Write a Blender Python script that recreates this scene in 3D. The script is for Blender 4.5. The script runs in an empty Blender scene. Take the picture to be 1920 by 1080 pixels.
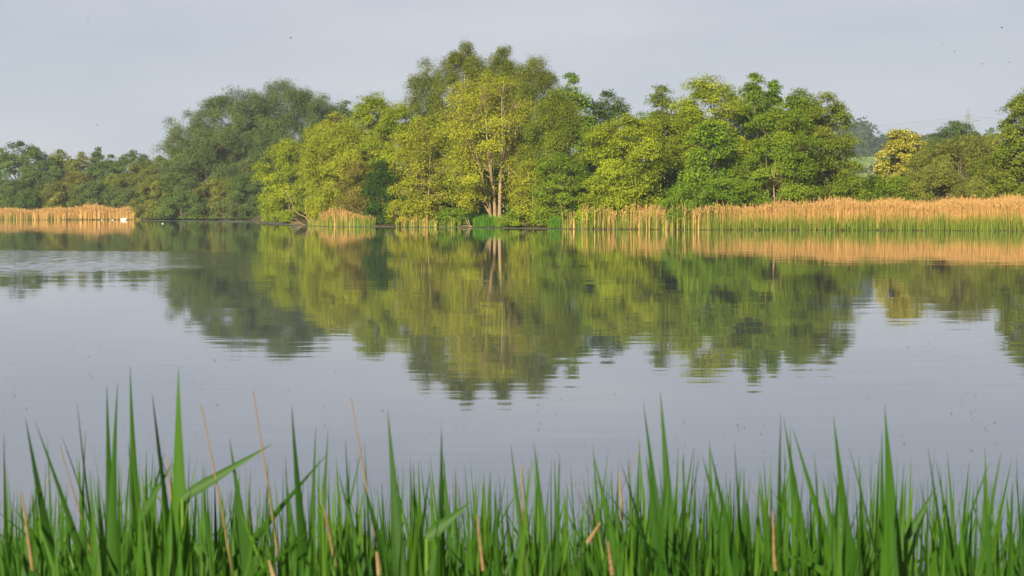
import bpy, math, random
import numpy as np
from mathutils import Vector

R = math.radians
scene = bpy.context.scene
COL = scene.collection
rng = np.random.default_rng(11)
random.seed(11)

# ------------------------------------------------------------------ camera, sky, sun, exposure
FPX = 70 / 36 * 1920                 # focal length in photo pixels (1920 wide)
EYE = 1.7
PITCH = math.atan(145 / FPX)         # the horizon lies 145 px above the middle of the frame
cam = bpy.data.cameras.new('camera')
cam.lens = 70; cam.sensor_width = 36; cam.clip_start = 0.1; cam.clip_end = 20000
cam.dof.use_dof = True; cam.dof.focus_distance = 180; cam.dof.aperture_fstop = 18
cam_o = bpy.data.objects.new('camera', cam); COL.objects.link(cam_o)
cam_o.location = (0, 0, EYE); cam_o.rotation_euler = (R(90) - PITCH, 0, 0)
scene.camera = cam_o

SUN_DIR = Vector((0.34, 0.88, -0.33)).normalized()      # way the light travels
SUN_EL = math.asin(-SUN_DIR.z)
SUN_ROT = math.atan2(-SUN_DIR.x, -SUN_DIR.y) % (2 * math.pi)
sun = bpy.data.lights.new('sun', 'SUN'); sun.energy = 5.0; sun.angle = R(0.8); sun.color = (1.0, 0.88, 0.64)
sun_o = bpy.data.objects.new('sun', sun); COL.objects.link(sun_o)
sun_o.rotation_euler = SUN_DIR.to_track_quat('-Z', 'Y').to_euler(); sun_o.location = (-60, -80, 60)

world = bpy.data.worlds.new('World'); scene.world = world; world.use_nodes = True
nt = world.node_tree; nt.nodes.clear()
wo = nt.nodes.new('ShaderNodeOutputWorld'); bg = nt.nodes.new('ShaderNodeBackground')
sky = nt.nodes.new('ShaderNodeTexSky'); sky.sky_type = 'NISHITA'; sky.sun_disc = False
sky.sun_elevation = SUN_EL; sky.sun_rotation = SUN_ROT
tc = nt.nodes.new('ShaderNodeTexCoord'); mp = nt.nodes.new('ShaderNodeMapping')
mp.inputs['Scale'].default_value = (2.2, 2.2, 9.0)
nz = nt.nodes.new('ShaderNodeTexNoise'); nz.inputs['Scale'].default_value = 1.6; nz.inputs['Detail'].default_value = 4; nz.inputs['Roughness'].default_value = 0.5
rp = nt.nodes.new('ShaderNodeValToRGB')
rp.color_ramp.elements[0].position = 0.3; rp.color_ramp.elements[0].color = (0.375, 0.425, 0.545, 1)
rp.color_ramp.elements[1].position = 0.72; rp.color_ramp.elements[1].color = (0.575, 0.575, 0.645, 1)
vm = nt.nodes.new('ShaderNodeVectorMath'); vm.operation = 'SCALE'; vm.inputs['Scale'].default_value = 10.2
mx = nt.nodes.new('ShaderNodeMix'); mx.data_type = 'RGBA'; mx.inputs['Factor'].default_value = 0.9
L = nt.links.new
L(tc.outputs['Generated'], mp.inputs['Vector']); L(mp.outputs['Vector'], nz.inputs['Vector'])
L(nz.outputs['Fac'], rp.inputs['Fac']); L(rp.outputs['Color'], vm.inputs[0])
L(sky.outputs['Color'], mx.inputs['A']); L(vm.outputs['Vector'], mx.inputs['B'])
L(mx.outputs['Result'], bg.inputs['Color']); bg.inputs['Strength'].default_value = 0.0525
L(bg.outputs['Background'], wo.inputs['Surface'])

scene.view_settings.view_transform = 'Standard'; scene.view_settings.look = 'None'
scene.view_settings.exposure = 1.02; scene.view_settings.gamma = 1.0

# ------------------------------------------------------------------ helpers
CP, SP = math.cos(PITCH), math.sin(PITCH)
def P(px, py, Y):
    """World point at depth Y seen at photo pixel (px, py)."""
    dx, dy = (px - 960) / FPX, (540 - py) / FPX
    f = np.array([dx, CP + dy * SP, -SP + dy * CP])
    return np.array([0, 0, EYE]) + f * (Y / f[1])

def ground_y(py):
    f = np.array([0, CP + (540 - py) / FPX * SP, -SP + (540 - py) / FPX * CP])
    return f[1] * (-EYE / f[2])

SHORE = [(-2200, 412.2), (-400, 412.2), (262, 412.3), (300, 412.7), (470, 413.0), (490, 416.5), (560, 421.5), (600, 423.5), (700, 424.8), (860, 426.3),
         (1000, 428), (1060, 429.6), (1300, 431), (1920, 433), (3800, 434)]
S_U = np.array([(a - 960) / FPX for a, b in SHORE]); S_Y = np.array([ground_y(b) for a, b in SHORE])
def shore(px): return float(np.interp((px - 960) / FPX, S_U, S_Y))
def sst(a, b, x):
    t = np.clip((x - a) / (b - a), 0, 1); return t * t * (3 - 2 * t)
def gz(x, y):
    """Height of the ground."""
    x = np.asarray(x, float); y = np.asarray(y, float)
    u = x / np.maximum(y, 8.0)
    d = y - np.interp(u, S_U, S_Y)
    far = -0.7 + 0.85 * sst(-1.5, 0.6, d) + 0.45 * sst(0.5, 25, d) + 0.5 * sst(25, 80, d)
    m = sst(0.06, 0.15, u)
    hill = m * (24 * sst(520, 950, y) + 13 * sst(850, 1250, y))
    hill = hill + (1 - m) * 5 * sst(700, 1600, y)
    near = -0.7 + 1.0 * (1 - sst(2.2, 6.0, y))
    return np.where(y < 60, near, far + hill)

def tag(o, label=None, cat=None, group=None, kind=None):
    if label: o['label'] = label
    if cat: o['category'] = cat
    if group: o['group'] = group
    if kind: o['kind'] = kind
    return o
def link(name, me, mat, parent=None, loc=None):
    o = bpy.data.objects.new(name, me); COL.objects.link(o)
    if mat: me.materials.append(mat)
    if parent: o.parent = parent
    if loc is not None: o.location = [float(v) for v in loc]
    return o
def empty(name, loc, **kw):
    o = bpy.data.objects.new(name, None); COL.objects.link(o); o.location = [float(v) for v in loc]
    o.empty_display_size = 0.2
    return tag(o, **kw)

def quads_mesh(name, V, tint=None):
    """V: (N,4,3) loose quads, tint: one number per quad."""
    V = np.ascontiguousarray(V, dtype=np.float32); n = len(V)
    me = bpy.data.meshes.new(name)
    me.vertices.add(4 * n); me.vertices.foreach_set('co', V.ravel())
    me.loops.add(4 * n); me.loops.foreach_set('vertex_index', np.arange(4 * n, dtype=np.int32))
    me.polygons.add(n); me.polygons.foreach_set('loop_start', np.arange(0, 4 * n, 4, dtype=np.int32))
    if tint is not None:
        a = me.attributes.new('tint', 'FLOAT', 'FACE'); a.data.foreach_set('value', np.asarray(tint, dtype=np.float32))
    me.update(calc_edges=True)
    return me
def idx_mesh(name, V, Fq, smooth=True, tint=None):
    """V: (M,3), Fq: (N,4) indexed quads."""
    V = np.ascontiguousarray(V, dtype=np.float32); Fq = np.ascontiguousarray(Fq, dtype=np.int32); n = len(Fq)
    me = bpy.data.meshes.new(name)
    me.vertices.add(len(V)); me.vertices.foreach_set('co', V.ravel())
    me.loops.add(4 * n); me.loops.foreach_set('vertex_index', Fq.ravel())
    me.polygons.add(n); me.polygons.foreach_set('loop_start', np.arange(0, 4 * n, 4, dtype=np.int32))
    if smooth: me.polygons.foreach_set('use_smooth', np.ones(n, dtype=bool))
    if tint is not None:
        a = me.attributes.new('tint', 'FLOAT', 'FACE'); a.data.foreach_set('value', np.asarray(tint, dtype=np.float32))
    me.update(calc_edges=True)
    return me

class Tubes:
    def __init__(s): s.V = []; s.F = []; s.n = 0
    def add(s, pts, rad, k=6):
        pts = np.asarray(pts, float); rad = np.asarray(rad, float); m = len(pts)
        t = np.gradient(pts, axis=0); t /= np.linalg.norm(t, axis=1, keepdims=True) + 1e-9
        ref = np.array([0.31, 0.95, 0.05]) if abs(t[0] @ np.array([0.31, 0.95, 0.05])) < 0.85 else np.array([1, 0, 0.2])
        a = np.cross(t, ref); a /= np.linalg.norm(a, axis=1, keepdims=True) + 1e-9
        b = np.cross(t, a)
        ang = np.linspace(0, 2 * math.pi, k, endpoint=False)
        ring = pts[:, None, :] + rad[:, None, None] * (np.cos(ang)[None, :, None] * a[:, None, :] + np.sin(ang)[None, :, None] * b[:, None, :])
        i = np.arange(m - 1)[:, None] * k; j = np.arange(k)[None, :]; j2 = (j + 1) % k
        f = np.stack([i + j, i + j2, i + k + j2, i + k + j], -1).reshape(-1, 4) + s.n
        s.V.append(ring.reshape(-1, 3)); s.F.append(f); s.n += m * k
    def build(s, name, mat, parent=None, loc=None):
        return link(name, idx_mesh(name, np.concatenate(s.V), np.concatenate(s.F)), mat, parent, loc)

def curve(a, b, c, n):
    t = np.linspace(0, 1, n)[:, None]
    return (1 - t) ** 2 * a + 2 * t * (1 - t) * b + t * t * c
def smooth_path(pts, n=14):
    """Catmull-Rom through pts."""
    p = np.asarray(pts, float); p = np.concatenate([[2 * p[0] - p[1]], p, [2 * p[-1] - p[-2]]])
    out = []; seg = len(p) - 3; per = max(2, n // seg)
    for i in range(seg):
        t = np.linspace(0, 1, per, endpoint=(i == seg - 1))[:, None]
        a, b, c, d = p[i:i + 4]
        out.append(0.5 * (2 * b + (c - a) * t + (2 * a - 5 * b + 4 * c - d) * t * t + (3 * b - a - 3 * c + d) * t ** 3))
    return np.concatenate(out)

# ------------------------------------------------------------------ materials
def newmat(name):
    m = bpy.data.materials.new(name); m.use_nodes = True; t = m.node_tree; t.nodes.clear()
    return m, t, t.nodes.new('ShaderNodeOutputMaterial')
def leafmat(name, ca, cb, cc=None, trans=0.32, rough=0.6, spec=0.10):
    """Leaf: colour runs over each leaf's own 'tint'; light passes through."""
    m, t, out = newmat(name)
    at = t.nodes.new('ShaderNodeAttribute'); at.attribute_name = 'tint'
    r = t.nodes.new('ShaderNodeValToRGB'); e = r.color_ramp.elements
    e[0].color = (*ca, 1); e[1].color = (*(cc or cb), 1)
    if cc: n = e.new(0.5); n.color = (*cb, 1)
    p = t.nodes.new('ShaderNodeBsdfPrincipled'); p.inputs['Roughness'].default_value = rough; p.inputs['Specular IOR Level'].default_value = spec
    tr = t.nodes.new('ShaderNodeBsdfTranslucent'); mxs = t.nodes.new('ShaderNodeMixShader'); mxs.inputs[0].default_value = trans
    t.links.new(at.outputs['Fac'], r.inputs[0]); t.links.new(r.outputs[0], p.inputs['Base Color']); t.links.new(r.outputs[0], tr.inputs['Color'])
    t.links.new(p.outputs[0], mxs.inputs[1]); t.links.new(tr.outputs[0], mxs.inputs[2]); t.links.new(mxs.outputs[0], out.inputs[0])
    return m
def noisemat(name, ca, cb, scale=(1, 1, 1), sc=3.0, rough=0.85, lo=0.35, hi=0.65, detail=5, bump=0.0):
    m, t, out = newmat(name)
    c = t.nodes.new('ShaderNodeTexCoord'); mpn = t.nodes.new('ShaderNodeMapping'); mpn.inputs['Scale'].default_value = scale
    n = t.nodes.new('ShaderNodeTexNoise'); n.inputs['Scale'].default_value = sc; n.inputs['Detail'].default_value = detail
    r = t.nodes.new('ShaderNodeValToRGB'); e = r.color_ramp.elements
    e[0].position = lo; e[1].position = hi; e[0].color = (*ca, 1); e[1].color = (*cb, 1)
    p = t.nodes.new('ShaderNodeBsdfPrincipled'); p.inputs['Roughness'].default_value = rough; p.inputs['Specular IOR Level'].default_value = 0.2
    t.links.new(c.outputs['Object'], mpn.inputs[0]); t.links.new(mpn.outputs[0], n.inputs['Vector']); t.links.new(n.outputs['Fac'], r.inputs[0])
    t.links.new(r.outputs[0], p.inputs['Base Color']); t.links.new(p.outputs[0], out.inputs[0])
    if bump:
        b = t.nodes.new('ShaderNodeBump'); b.inputs['Strength'].default_value = bump; b.inputs['Distance'].default_value = 0.05
        t.links.new(n.outputs['Fac'], b.inputs['Height']); t.links.new(b.outputs[0], p.inputs['Normal'])
    return m

M = {}
M['alder'] = leafmat('alder_leaf', (.14, .20, .010), (.24, .30, .013), (.35, .39, .02))
M['alder_gold'] = leafmat('golden_alder_leaf', (.18, .205, .012), (.29, .315, .015), (.39, .39, .026))
M['willow_gold'] = leafmat('golden_willow_leaf', (.17, .21, .014), (.27, .30, .018), (.34, .36, .03))
M['fresh'] = leafmat('fresh_green_leaf', (.075, .155, .010), (.14, .235, .014), (.22, .31, .02))
M['mid'] = leafmat('mid_green_leaf', (.09, .16, .009), (.155, .23, .012), (.23, .30, .018))
M['olive'] = leafmat('olive_leaf', (.10, .145, .012), (.165, .21, .016), (.23, .265, .026))
M['birch'] = leafmat('birch_leaf', (.09, .125, .012), (.15, .185, .018), (.21, .235, .028))
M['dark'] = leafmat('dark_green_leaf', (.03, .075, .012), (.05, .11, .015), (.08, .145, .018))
M['grey'] = leafmat('grey_willow_leaf', (.07, .11, .028), (.11, .155, .036), (.155, .20, .05))
M['dull'] = leafmat('dull_green_leaf', (.06, .11, .024), (.095, .155, .03), (.135, .20, .04))
M['dull_olive'] = leafmat('dull_olive_leaf', (.11, .14, .022), (.18, .20, .03), (.25, .26, .042))
M['brown'] = leafmat('brown_bud_leaf', (.13, .12, .025), (.19, .17, .03), (.22, .22, .03))
M['blossom'] = leafmat('blossom_petal', (.29, .26, .03), (.41, .36, .05), (.50, .45, .12), trans=0.2)
M['blossom_white'] = leafmat('white_blossom_petal', (.30, .33, .16), (.5, .5, .36), (.62, .6, .5), trans=0.2)
M['farwood'] = leafmat('far_wood_leaf', (.035, .06, .02), (.05, .08, .025), (.065, .095, .03))
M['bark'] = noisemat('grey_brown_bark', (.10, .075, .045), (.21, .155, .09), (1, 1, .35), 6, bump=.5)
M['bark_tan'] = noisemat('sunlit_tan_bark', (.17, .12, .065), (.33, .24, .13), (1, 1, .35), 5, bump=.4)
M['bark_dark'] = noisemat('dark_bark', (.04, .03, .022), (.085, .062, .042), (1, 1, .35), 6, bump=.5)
M['bark_birch'] = noisemat('white_birch_bark', (.10, .085, .07), (.60, .56, .48), (.6, .6, 2.2), 3, lo=.38, hi=.5)
M['dead'] = noisemat('bleached_dead_wood', (.20, .14, .08), (.36, .26, .15), (1, 1, .4), 5, bump=.4)

# ------------------------------------------------------------------ ground, water
def build_ground():
    ys = np.concatenate([[-300, -60, -10, -2, 0, 1, 2, 2.6, 3.2, 4, 5, 6, 8, 20, 59, 61, 100, 140], np.arange(150, 260, 1.2), np.arange(260, 400, 3), np.arange(400, 700, 15), np.arange(700, 1500, 25), [1600, 1800, 2200, 3000, 4500, 7000]])
    us = np.concatenate([np.linspace(-1.6, -.36, 12), np.linspace(-.33, .33, 260), np.linspace(.36, 1.6, 12)])
    yy, uu = np.meshgrid(ys, us, indexing='ij'); xx = uu * np.maximum(yy, 60)
    zz = gz(xx, yy)
    zz = zz + np.where((yy > 600), 1.2 * np.sin(xx * .02 + 1) * np.sin(yy * .013), 0) + np.where((zz > 0) & (yy < 420), .05 * np.sin(xx * 1.7) * np.sin(yy * 1.3 + xx * .4), 0)
    n, m = xx.shape; i = np.arange(n - 1)[:, None] * m; j = np.arange(m - 1)[None, :]
    Fq = np.stack([i + j, i + j + 1, i + m + j + 1, i + m + j], -1).reshape(-1, 4)
    mt, t, out = newmat('bank_earth_and_fields')
    c = t.nodes.new('ShaderNodeTexCoord'); sep = t.nodes.new('ShaderNodeSeparateXYZ')
    t.links.new(c.outputs['Object'], sep.inputs[0])
    n1 = t.nodes.new('ShaderNodeTexNoise'); n1.inputs['Scale'].default_value = 1.3; n1.inputs['Detail'].default_value = 6
    n2 = t.nodes.new('ShaderNodeTexNoise'); n2.inputs['Scale'].default_value = .02; n2.inputs['Detail'].default_value = 3
    t.links.new(c.outputs['Object'], n1.inputs['Vector']); t.links.new(c.outputs['Object'], n2.inputs['Vector'])
    r1 = t.nodes.new('ShaderNodeValToRGB'); r1.color_ramp.elements[0].color = (.035, .026, .016, 1); r1.color_ramp.elements[1].color = (.10, .085, .035, 1)
    r1.color_ramp.elements[0].position = .35; r1.color_ramp.elements[1].position = .65
    r2 = t.nodes.new('ShaderNodeValToRGB'); r2.color_ramp.elements[0].color = (.13, .20, .035, 1); r2.color_ramp.elements[1].color = (.24, .30, .07, 1)
    r2.color_ramp.elements[0].position = .4; r2.color_ramp.elements[1].position = .6
    t.links.new(n1.outputs['Fac'], r1.inputs[0]); t.links.new(n2.outputs['Fac'], r2.inputs[0])
    mr = t.nodes.new('ShaderNodeMapRange'); mr.inputs['From Min'].default_value = 430; mr.inputs['From Max'].default_value = 520
    t.links.new(sep.outputs['Y'], mr.inputs['Value'])
    mixc = t.nodes.new('ShaderNodeMix'); mixc.data_type = 'RGBA'
    t.links.new(mr.outputs[0], mixc.inputs['Factor']); t.links.new(r1.outputs[0], mixc.inputs['A']); t.links.new(r2.outputs[0], mixc.inputs['B'])
    p = t.nodes.new('ShaderNodeBsdfPrincipled'); p.inputs['Roughness'].default_value = .9; p.inputs['Specular IOR Level'].default_value = .1
    t.links.new(mixc.outputs['Result'], p.inputs['Base Color']); t.links.new(p.outputs[0], out.inputs[0])
    g = link('ground', idx_mesh('ground', np.stack([xx, yy, zz], -1).reshape(-1, 3), Fq), mt)
    tag(g, 'earth banks round the lake with green fields rising on the far hillside', 'ground', kind='structure')
build_ground()

def build_water():
    mt, t, out = newmat('lake_water')
    N = t.nodes.new; K = t.links.new
    def math_(op, a, b=None, c=None):
        n = N('ShaderNodeMath'); n.operation = op
        for i, v in enumerate((a, b, c)):
            if v is None: continue
            if isinstance(v, (int, float)): n.inputs[i].default_value = v
            else: K(v, n.inputs[i])
        return n.outputs[0]
    c = N('ShaderNodeTexCoord'); co = c.outputs['Object']
    sep = N('ShaderNodeSeparateXYZ'); K(co, sep.inputs[0])
    def noise(scale, sc, detail=2, off=(0, 0, 0)):
        m = N('ShaderNodeMapping'); m.inputs['Scale'].default_value = scale; m.inputs['Location'].default_value = off; K(co, m.inputs[0])
        n = N('ShaderNodeTexNoise'); n.inputs['Scale'].default_value = sc; n.inputs['Detail'].default_value = detail; K(m.outputs[0], n.inputs['Vector'])
        return n.outputs['Fac']
    def cen(v): return math_('SUBTRACT', v, .5)
    # small ripples with long crests across the view, plus slower undulation
    sy = math_('ADD', math_('MULTIPLY', cen(noise((.45, 2.2, 1), 1.6, 2)), .013), math_('MULTIPLY', cen(noise((.12, .55, 1), 1.0, 2, (3, 7, 0))), .0055))
    sx = math_('MULTIPLY', cen(noise((.6, 1.8, 1), 1.2, 1, (9, 1, 0))), .006)
    # calm and breezy areas of the lake
    calm = N('ShaderNodeMapRange'); calm.inputs['From Min'].default_value = .35; calm.inputs['From Max'].default_value = .7
    calm.inputs['To Min'].default_value = .55; calm.inputs['To Max'].default_value = 1.5
    K(noise((.02, .035, 1), 1.0, 3, (2, 5, 0)), calm.inputs['Value'])
    # patch of wind-ruffled water on the open west side of the lake
    dx = math_('DIVIDE', math_('SUBTRACT', sep.outputs['X'], -21.0), 14.5)
    dy = math_('DIVIDE', math_('SUBTRACT', sep.outputs['Y'], 68.0), 22.0)
    rr = math_('ADD', math_('MULTIPLY', dx, dx), math_('MULTIPLY', dy, dy))
    rr = math_('ADD', rr, math_('MULTIPLY', cen(noise((.08, .16, 1), 1.0, 3, (1, 2, 0))), 1.2))
    pm = N('ShaderNodeMapRange'); pm.interpolation_type = 'SMOOTHSTEP'
    pm.inputs['From Min'].default_value = 1.1; pm.inputs['From Max'].default_value = .35; K(rr, pm.inputs['Value'])
    wk = math_('DIVIDE', math_('SUBTRACT', sep.outputs['Y'], math_('ADD', 60.5, math_('MULTIPLY', cen(noise((.12, .02, 1), 1.0, 2, (4, 0, 0))), 9.0))), 2.2)
    wx = N('ShaderNodeMapRange'); wx.interpolation_type = 'SMOOTHSTEP'; wx.inputs['From Min'].default_value = -7.5; wx.inputs['From Max'].default_value = -13; K(sep.outputs['X'], wx.inputs['Value'])
    wake = math_('MULTIPLY', math_('POWER', 2.718, math_('MULTIPLY', math_('MULTIPLY', wk, wk), -1.0)), wx.outputs[0])
    patch = math_('MULTIPLY', pm.outputs[0], math_('ADD', .5, math_('MULTIPLY', noise((.05, .35, 1), 1.0, 2), 1.0)))
    psl = math_('MULTIPLY', cen(noise((.9, 3.6, 1), 2.2, 2, (5, 5, 0))), .085)
    # ruffled water tips towards the sky more often than it is seen tipping away
    patch = math_('ADD', patch, math_('MULTIPLY', wake, .8))
    bias = math_('MULTIPLY', patch, -.007)
    slope = math_('ADD', math_('ADD', math_('MULTIPLY', sy, calm.outputs[0]), math_('MULTIPLY', psl, patch)), bias)
    cmb = N('ShaderNodeCombineXYZ'); K(sx, cmb.inputs['X']); K(slope, cmb.inputs['Y']); cmb.inputs['Z'].default_value = 1
    nrm = N('ShaderNodeVectorMath'); nrm.operation = 'NORMALIZE'; K(cmb.outputs[0], nrm.inputs[0])
    p = N('ShaderNodeBsdfPrincipled'); p.inputs['Base Color'].default_value = (.05, .06, .075, 1); p.inputs['Roughness'].default_value = .02
    p.inputs['IOR'].default_value = 1.95
    K(nrm.outputs[0], p.inputs['Normal']); K(p.outputs[0], out.inputs[0])
    V = np.array([[-900, 1.5, 0], [900, 1.5, 0], [900, 460, 0], [-900, 460, 0]], float)
    w = link('water', idx_mesh('water', V, np.array([[0, 1, 2, 3]]), smooth=False), mt)
    tag(w, 'calm lake water mirroring the trees and the pale grey sky', 'water', kind='structure')
build_water()

# ------------------------------------------------------------------ trees
SPEC = dict(   # leaf length, leaf width, clump flattening, droop, upright, clump spread
    alder=(.27, .19, .44, 0.05, 0, .55), sycamore=(.34, .28, .45, .1, 0, .5), willow=(.46, .10, .8, .1, .6, .55),
    birch=(.22, .15, 1.3, .35, 0, .42), bush=(.26, .17, .6, .05, .1, .55), oak=(.3, .24, .5, .05, 0, .5))

def leaves(cent, out_dir, rad, nper, sp, lsc, r, tint_c):
    ll, lw, flat, droop, upr, spread = sp
    n = len(cent) * nper
    c = np.repeat(cent, nper, 0); o = np.repeat(out_dir, nper, 0); rr = np.repeat(rad, nper)[:, None]
    g = np.clip(r.normal(size=(n, 3)), -1.7, 1.7) * np.array([1, 1, flat]) * spread
    # sprays tilt down away from the tree
    hd = o.copy(); hd[:, 2] = 0
    g[:, 2] -= .35 * np.sum(g * hd, 1)
    g[:, 2] -= droop * np.abs(r.normal(size=n)) * 1.2
    pos = c + g * rr
    nor = o * .6 + np.array([0, 0, .45]) + r.normal(size=(n, 3)) * .45
    nor /= np.linalg.norm(nor, axis=1, keepdims=True)
    ax = r.normal(size=(n, 3)) + np.array([0, 0, upr * 2.0 - droop])
    ax -= nor * np.sum(ax * nor, 1, keepdims=True); ax /= np.linalg.norm(ax, axis=1, keepdims=True) + 1e-9
    bx = np.cross(nor, ax)
    s = lsc * r.uniform(.6, 1.35, n)[:, None]
    a, b = ax * ll * s * .5, bx * lw * s * .5
    V = np.stack([pos - a, pos + b - a * .1, pos + a, pos - b - a * .1], 1)
    tint = np.clip(np.repeat(tint_c, nper) + r.normal(size=n) * .10, 0, 1)
    return V, tint

def tree(kind, label, px, top, wpx, Y, mat, sp='alder', bark='bark', lo=.12, dens=1.0, lobes=None, tm=.5, nst=1, stems=None,
         group=None, lsc=None, cat='tree', base_px=None, wild=1.0, twig=1.0, mat2=None, frac2=0.0, seed=None, low=.7, trunk_r=None, zadd=0.0):
    r = np.random.default_rng(seed if seed is not None else int(abs(px) * 7 + top * 13 + Y))
    tp = P(px, top, Y); bx = P(base_px if base_px is not None else px, 400, Y)[0]
    bz = float(gz(bx, Y)); H = tp[2] - bz; W = wpx / FPX * Y
    root = empty(kind, (bx, Y, bz + zadd), label=label, cat=cat, group=group)
    offx = tp[0] - bx
    sp_ = SPEC[sp]; lsc = lsc if lsc else (.6 if Y < 260 else min(2.0, .56 * Y / 235))
    z0 = lo * H; CH = H - z0
    def prof(t):
        t = np.clip(t, 0, 1)
        return np.where(t < tm, low + (1 - low) * np.sin(np.clip(t / tm, 0, 1) * math.pi / 2), np.maximum(0, 1 - np.abs((t - tm) / (1 - tm)) ** 2.3) ** .5)
    A = W * CH; nl = lobes or int(np.clip(14 + A * .38, 18, 80))
    R0 = min(W, CH * 1.2) * .5
    lr = min(math.sqrt(2.5 * A / (math.pi * nl)), R0 * .5)
    k = np.arange(nl); t = ((k * .7548777 + r.random()) % 1.0) * .92 + .02; ang = (k * .5698403 + r.random()) * 2 * math.pi + r.normal(size=nl) * .35
    lR = lr * r.uniform(.72, 1.3, nl)
    hz = prof(t) * W / 2 - lR * .55; hz = np.maximum(hz, 0) * r.uniform(.2, 1.08, nl) ** .55
    lc = np.stack([np.cos(ang) * hz + offx * np.clip((z0 + t * CH) / H, 0, 1), np.sin(ang) * hz * .9, z0 + t * CH * .94], 1)
    lc[:, 2] = np.minimum(lc[:, 2], H - lR * .8)
    lc[0] = [offx, 0, H - lR[0] * .85]
    # clumps over each lobe
    nc = int(np.clip(13 * (lr / 1.2) ** 1.0, 9, 18))
    d = r.normal(size=(nl, nc, 3)); hub = lc - np.array([0, 0, z0 + CH * .4]); hub[:, 0] -= offx
    hub = hub / (np.linalg.norm(hub, axis=1, keepdims=True) + 1e-6)
    d += hub[:, None, :] * .75 + np.array([0, 0, .25]); d /= np.linalg.norm(d, axis=2, keepdims=True)
    cc = lc[:, None, :] + d * lR[:, None, None] * np.array([1, 1, .8]) * r.uniform(.45, 1.02, (nl, nc, 1))
    cc[:, :, 2] = np.maximum(cc[:, :, 2], .25)
    cr = (lR[:, None] * .60 * r.uniform(.7, 1.3, (nl, nc)) * 1.0)
    cent = cc.reshape(-1, 3); cd = (d * .6 + hub[:, None, :] * .4).reshape(-1, 3); crad = cr.ravel()
    area = sp_[0] * sp_[1] * .5 * lsc * lsc
    tot = dens * 6.5 * A / area
    nper = int(np.clip(tot / len(cent), 6, 400))
    tint_l = np.repeat(r.uniform(.25, .75, nl), nc) + r.normal(size=nl * nc) * .14
    V, ti = leaves(cent, cd, crad, nper, sp_, lsc, r, tint_l)
    ok = V[:, :, 2].min(1) > .03
    V, ti = V[ok], ti[ok]
    if mat2:
        msk = r.random(len(V)) < frac2
        link('crown', quads_mesh('crown', V[~msk], ti[~msk]), mat, root)
        fl = V[msk]; ctr = fl.mean(1, keepdims=True)
        link('blossom', quads_mesh('blossom', ctr + (fl - ctr) * .95 + cd[0] * 0, ti[msk]), mat2, root)
    else:
        link('crown', quads_mesh('crown', V, ti), mat, root)
    # trunk and limbs
    tr = trunk_r if trunk_r else max(.05, .017 * H + .004 * W)
    if stems is None:
        paths = []; grp = []
        for s in range(nst):
            T = Tubes(); grp.append(T)
            a0 = r.uniform(0, 6.28); sprd = 0 if nst == 1 else W * .22
            e = np.array([offx * .9 + math.cos(a0) * sprd, math.sin(a0) * sprd * .7, H * (.86 if nst == 1 else r.uniform(.65, .88))])
            b0 = np.array([math.cos(a0) * tr * 1.6 * (nst > 1), math.sin(a0) * tr * 1.6 * (nst > 1), -.25])
            mid = (b0 + e) / 2 + r.normal(size=3) * np.array([.03, .03, 0]) * H
            q1 = b0 + (mid - b0) * .5 + r.normal(size=3) * np.array([.012, .012, 0]) * H
            pth = smooth_path([b0, q1, mid, e], 15); ss = np.linspace(0, 1, len(pth))
            rr = tr / (nst ** .4) * (1 - ss * .88); rr[0] *= 1.5
            T.add(pth, rr, 7); paths.append((pth, rr))
    else:
        paths = []; grp = []
        for (pp, r0, dy) in stems:
            pth = np.array([P(a, b, Y) for a, b in pp]) - np.array([bx, Y, bz]); pth[:, 1] += np.linspace(0, dy, len(pp)); pth[0, 2] = min(pth[0, 2], -.2) if pp[0][1] > 395 else pth[0, 2]
            pth = smooth_path(pth, 20); ss = np.linspace(0, 1, len(pth)); rr = r0 * (1 - ss * .8); rr[0] *= 1.35
            T = Tubes(); T.add(pth, rr, 8); paths.append((pth, rr)); grp.append(T)
    for i in range(nl):
        ji = r.integers(len(paths)) if stems is None else int(np.argmin([np.min(np.abs(pt[:, 0] - lc[i, 0])) + .02 * abs(q) for q, (pt, _) in enumerate(paths)]))
        pth, rr = paths[ji]; T = grp[ji]
        hd = math.hypot(lc[i, 0] - pth[:, 0].mean(), lc[i, 1])
        zt = max(lc[i, 2] - hd * r.uniform(.5, .95), H * .08); kk = int(np.argmin(np.abs(pth[:, 2] - zt)))
        st = pth[kk]; en = lc[i]
        md = (st + en) / 2 + np.array([0, 0, .10 * np.linalg.norm(en - st)]) * r.uniform(-.3, 1) + r.normal(size=3) * .04 * np.linalg.norm(en - st)
        q = curve(st, md, en, 7); r0 = min(rr[kk] * .6, .03 + .012 * np.linalg.norm(en - st) * 1.6)
        T.add(q, np.linspace(r0, max(.018, r0 * .35), 7), 5)
        for jn in range(int(nc * .7 * twig)):
            jj = jn % nc
            st2 = q[r.integers(3, 7)]; e2 = cc[i, jj]
            md2 = (st2 + e2) / 2 + r.normal(size=3) * .08 * np.linalg.norm(e2 - st2)
            T.add(curve(st2, md2, e2, 4), np.linspace(.022, .010, 4) * (lsc ** .7), 3)
    for T in grp: T.build('trunk', M[bark], root)
    return root

def S(px, d): return shore(px) + d

GL = 'trees along the far west bank'; GI = 'trees of the wooded island point'; GR = 'trees behind the east reed bed'
GB = 'shrubs at the foot of the big willows'
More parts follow.
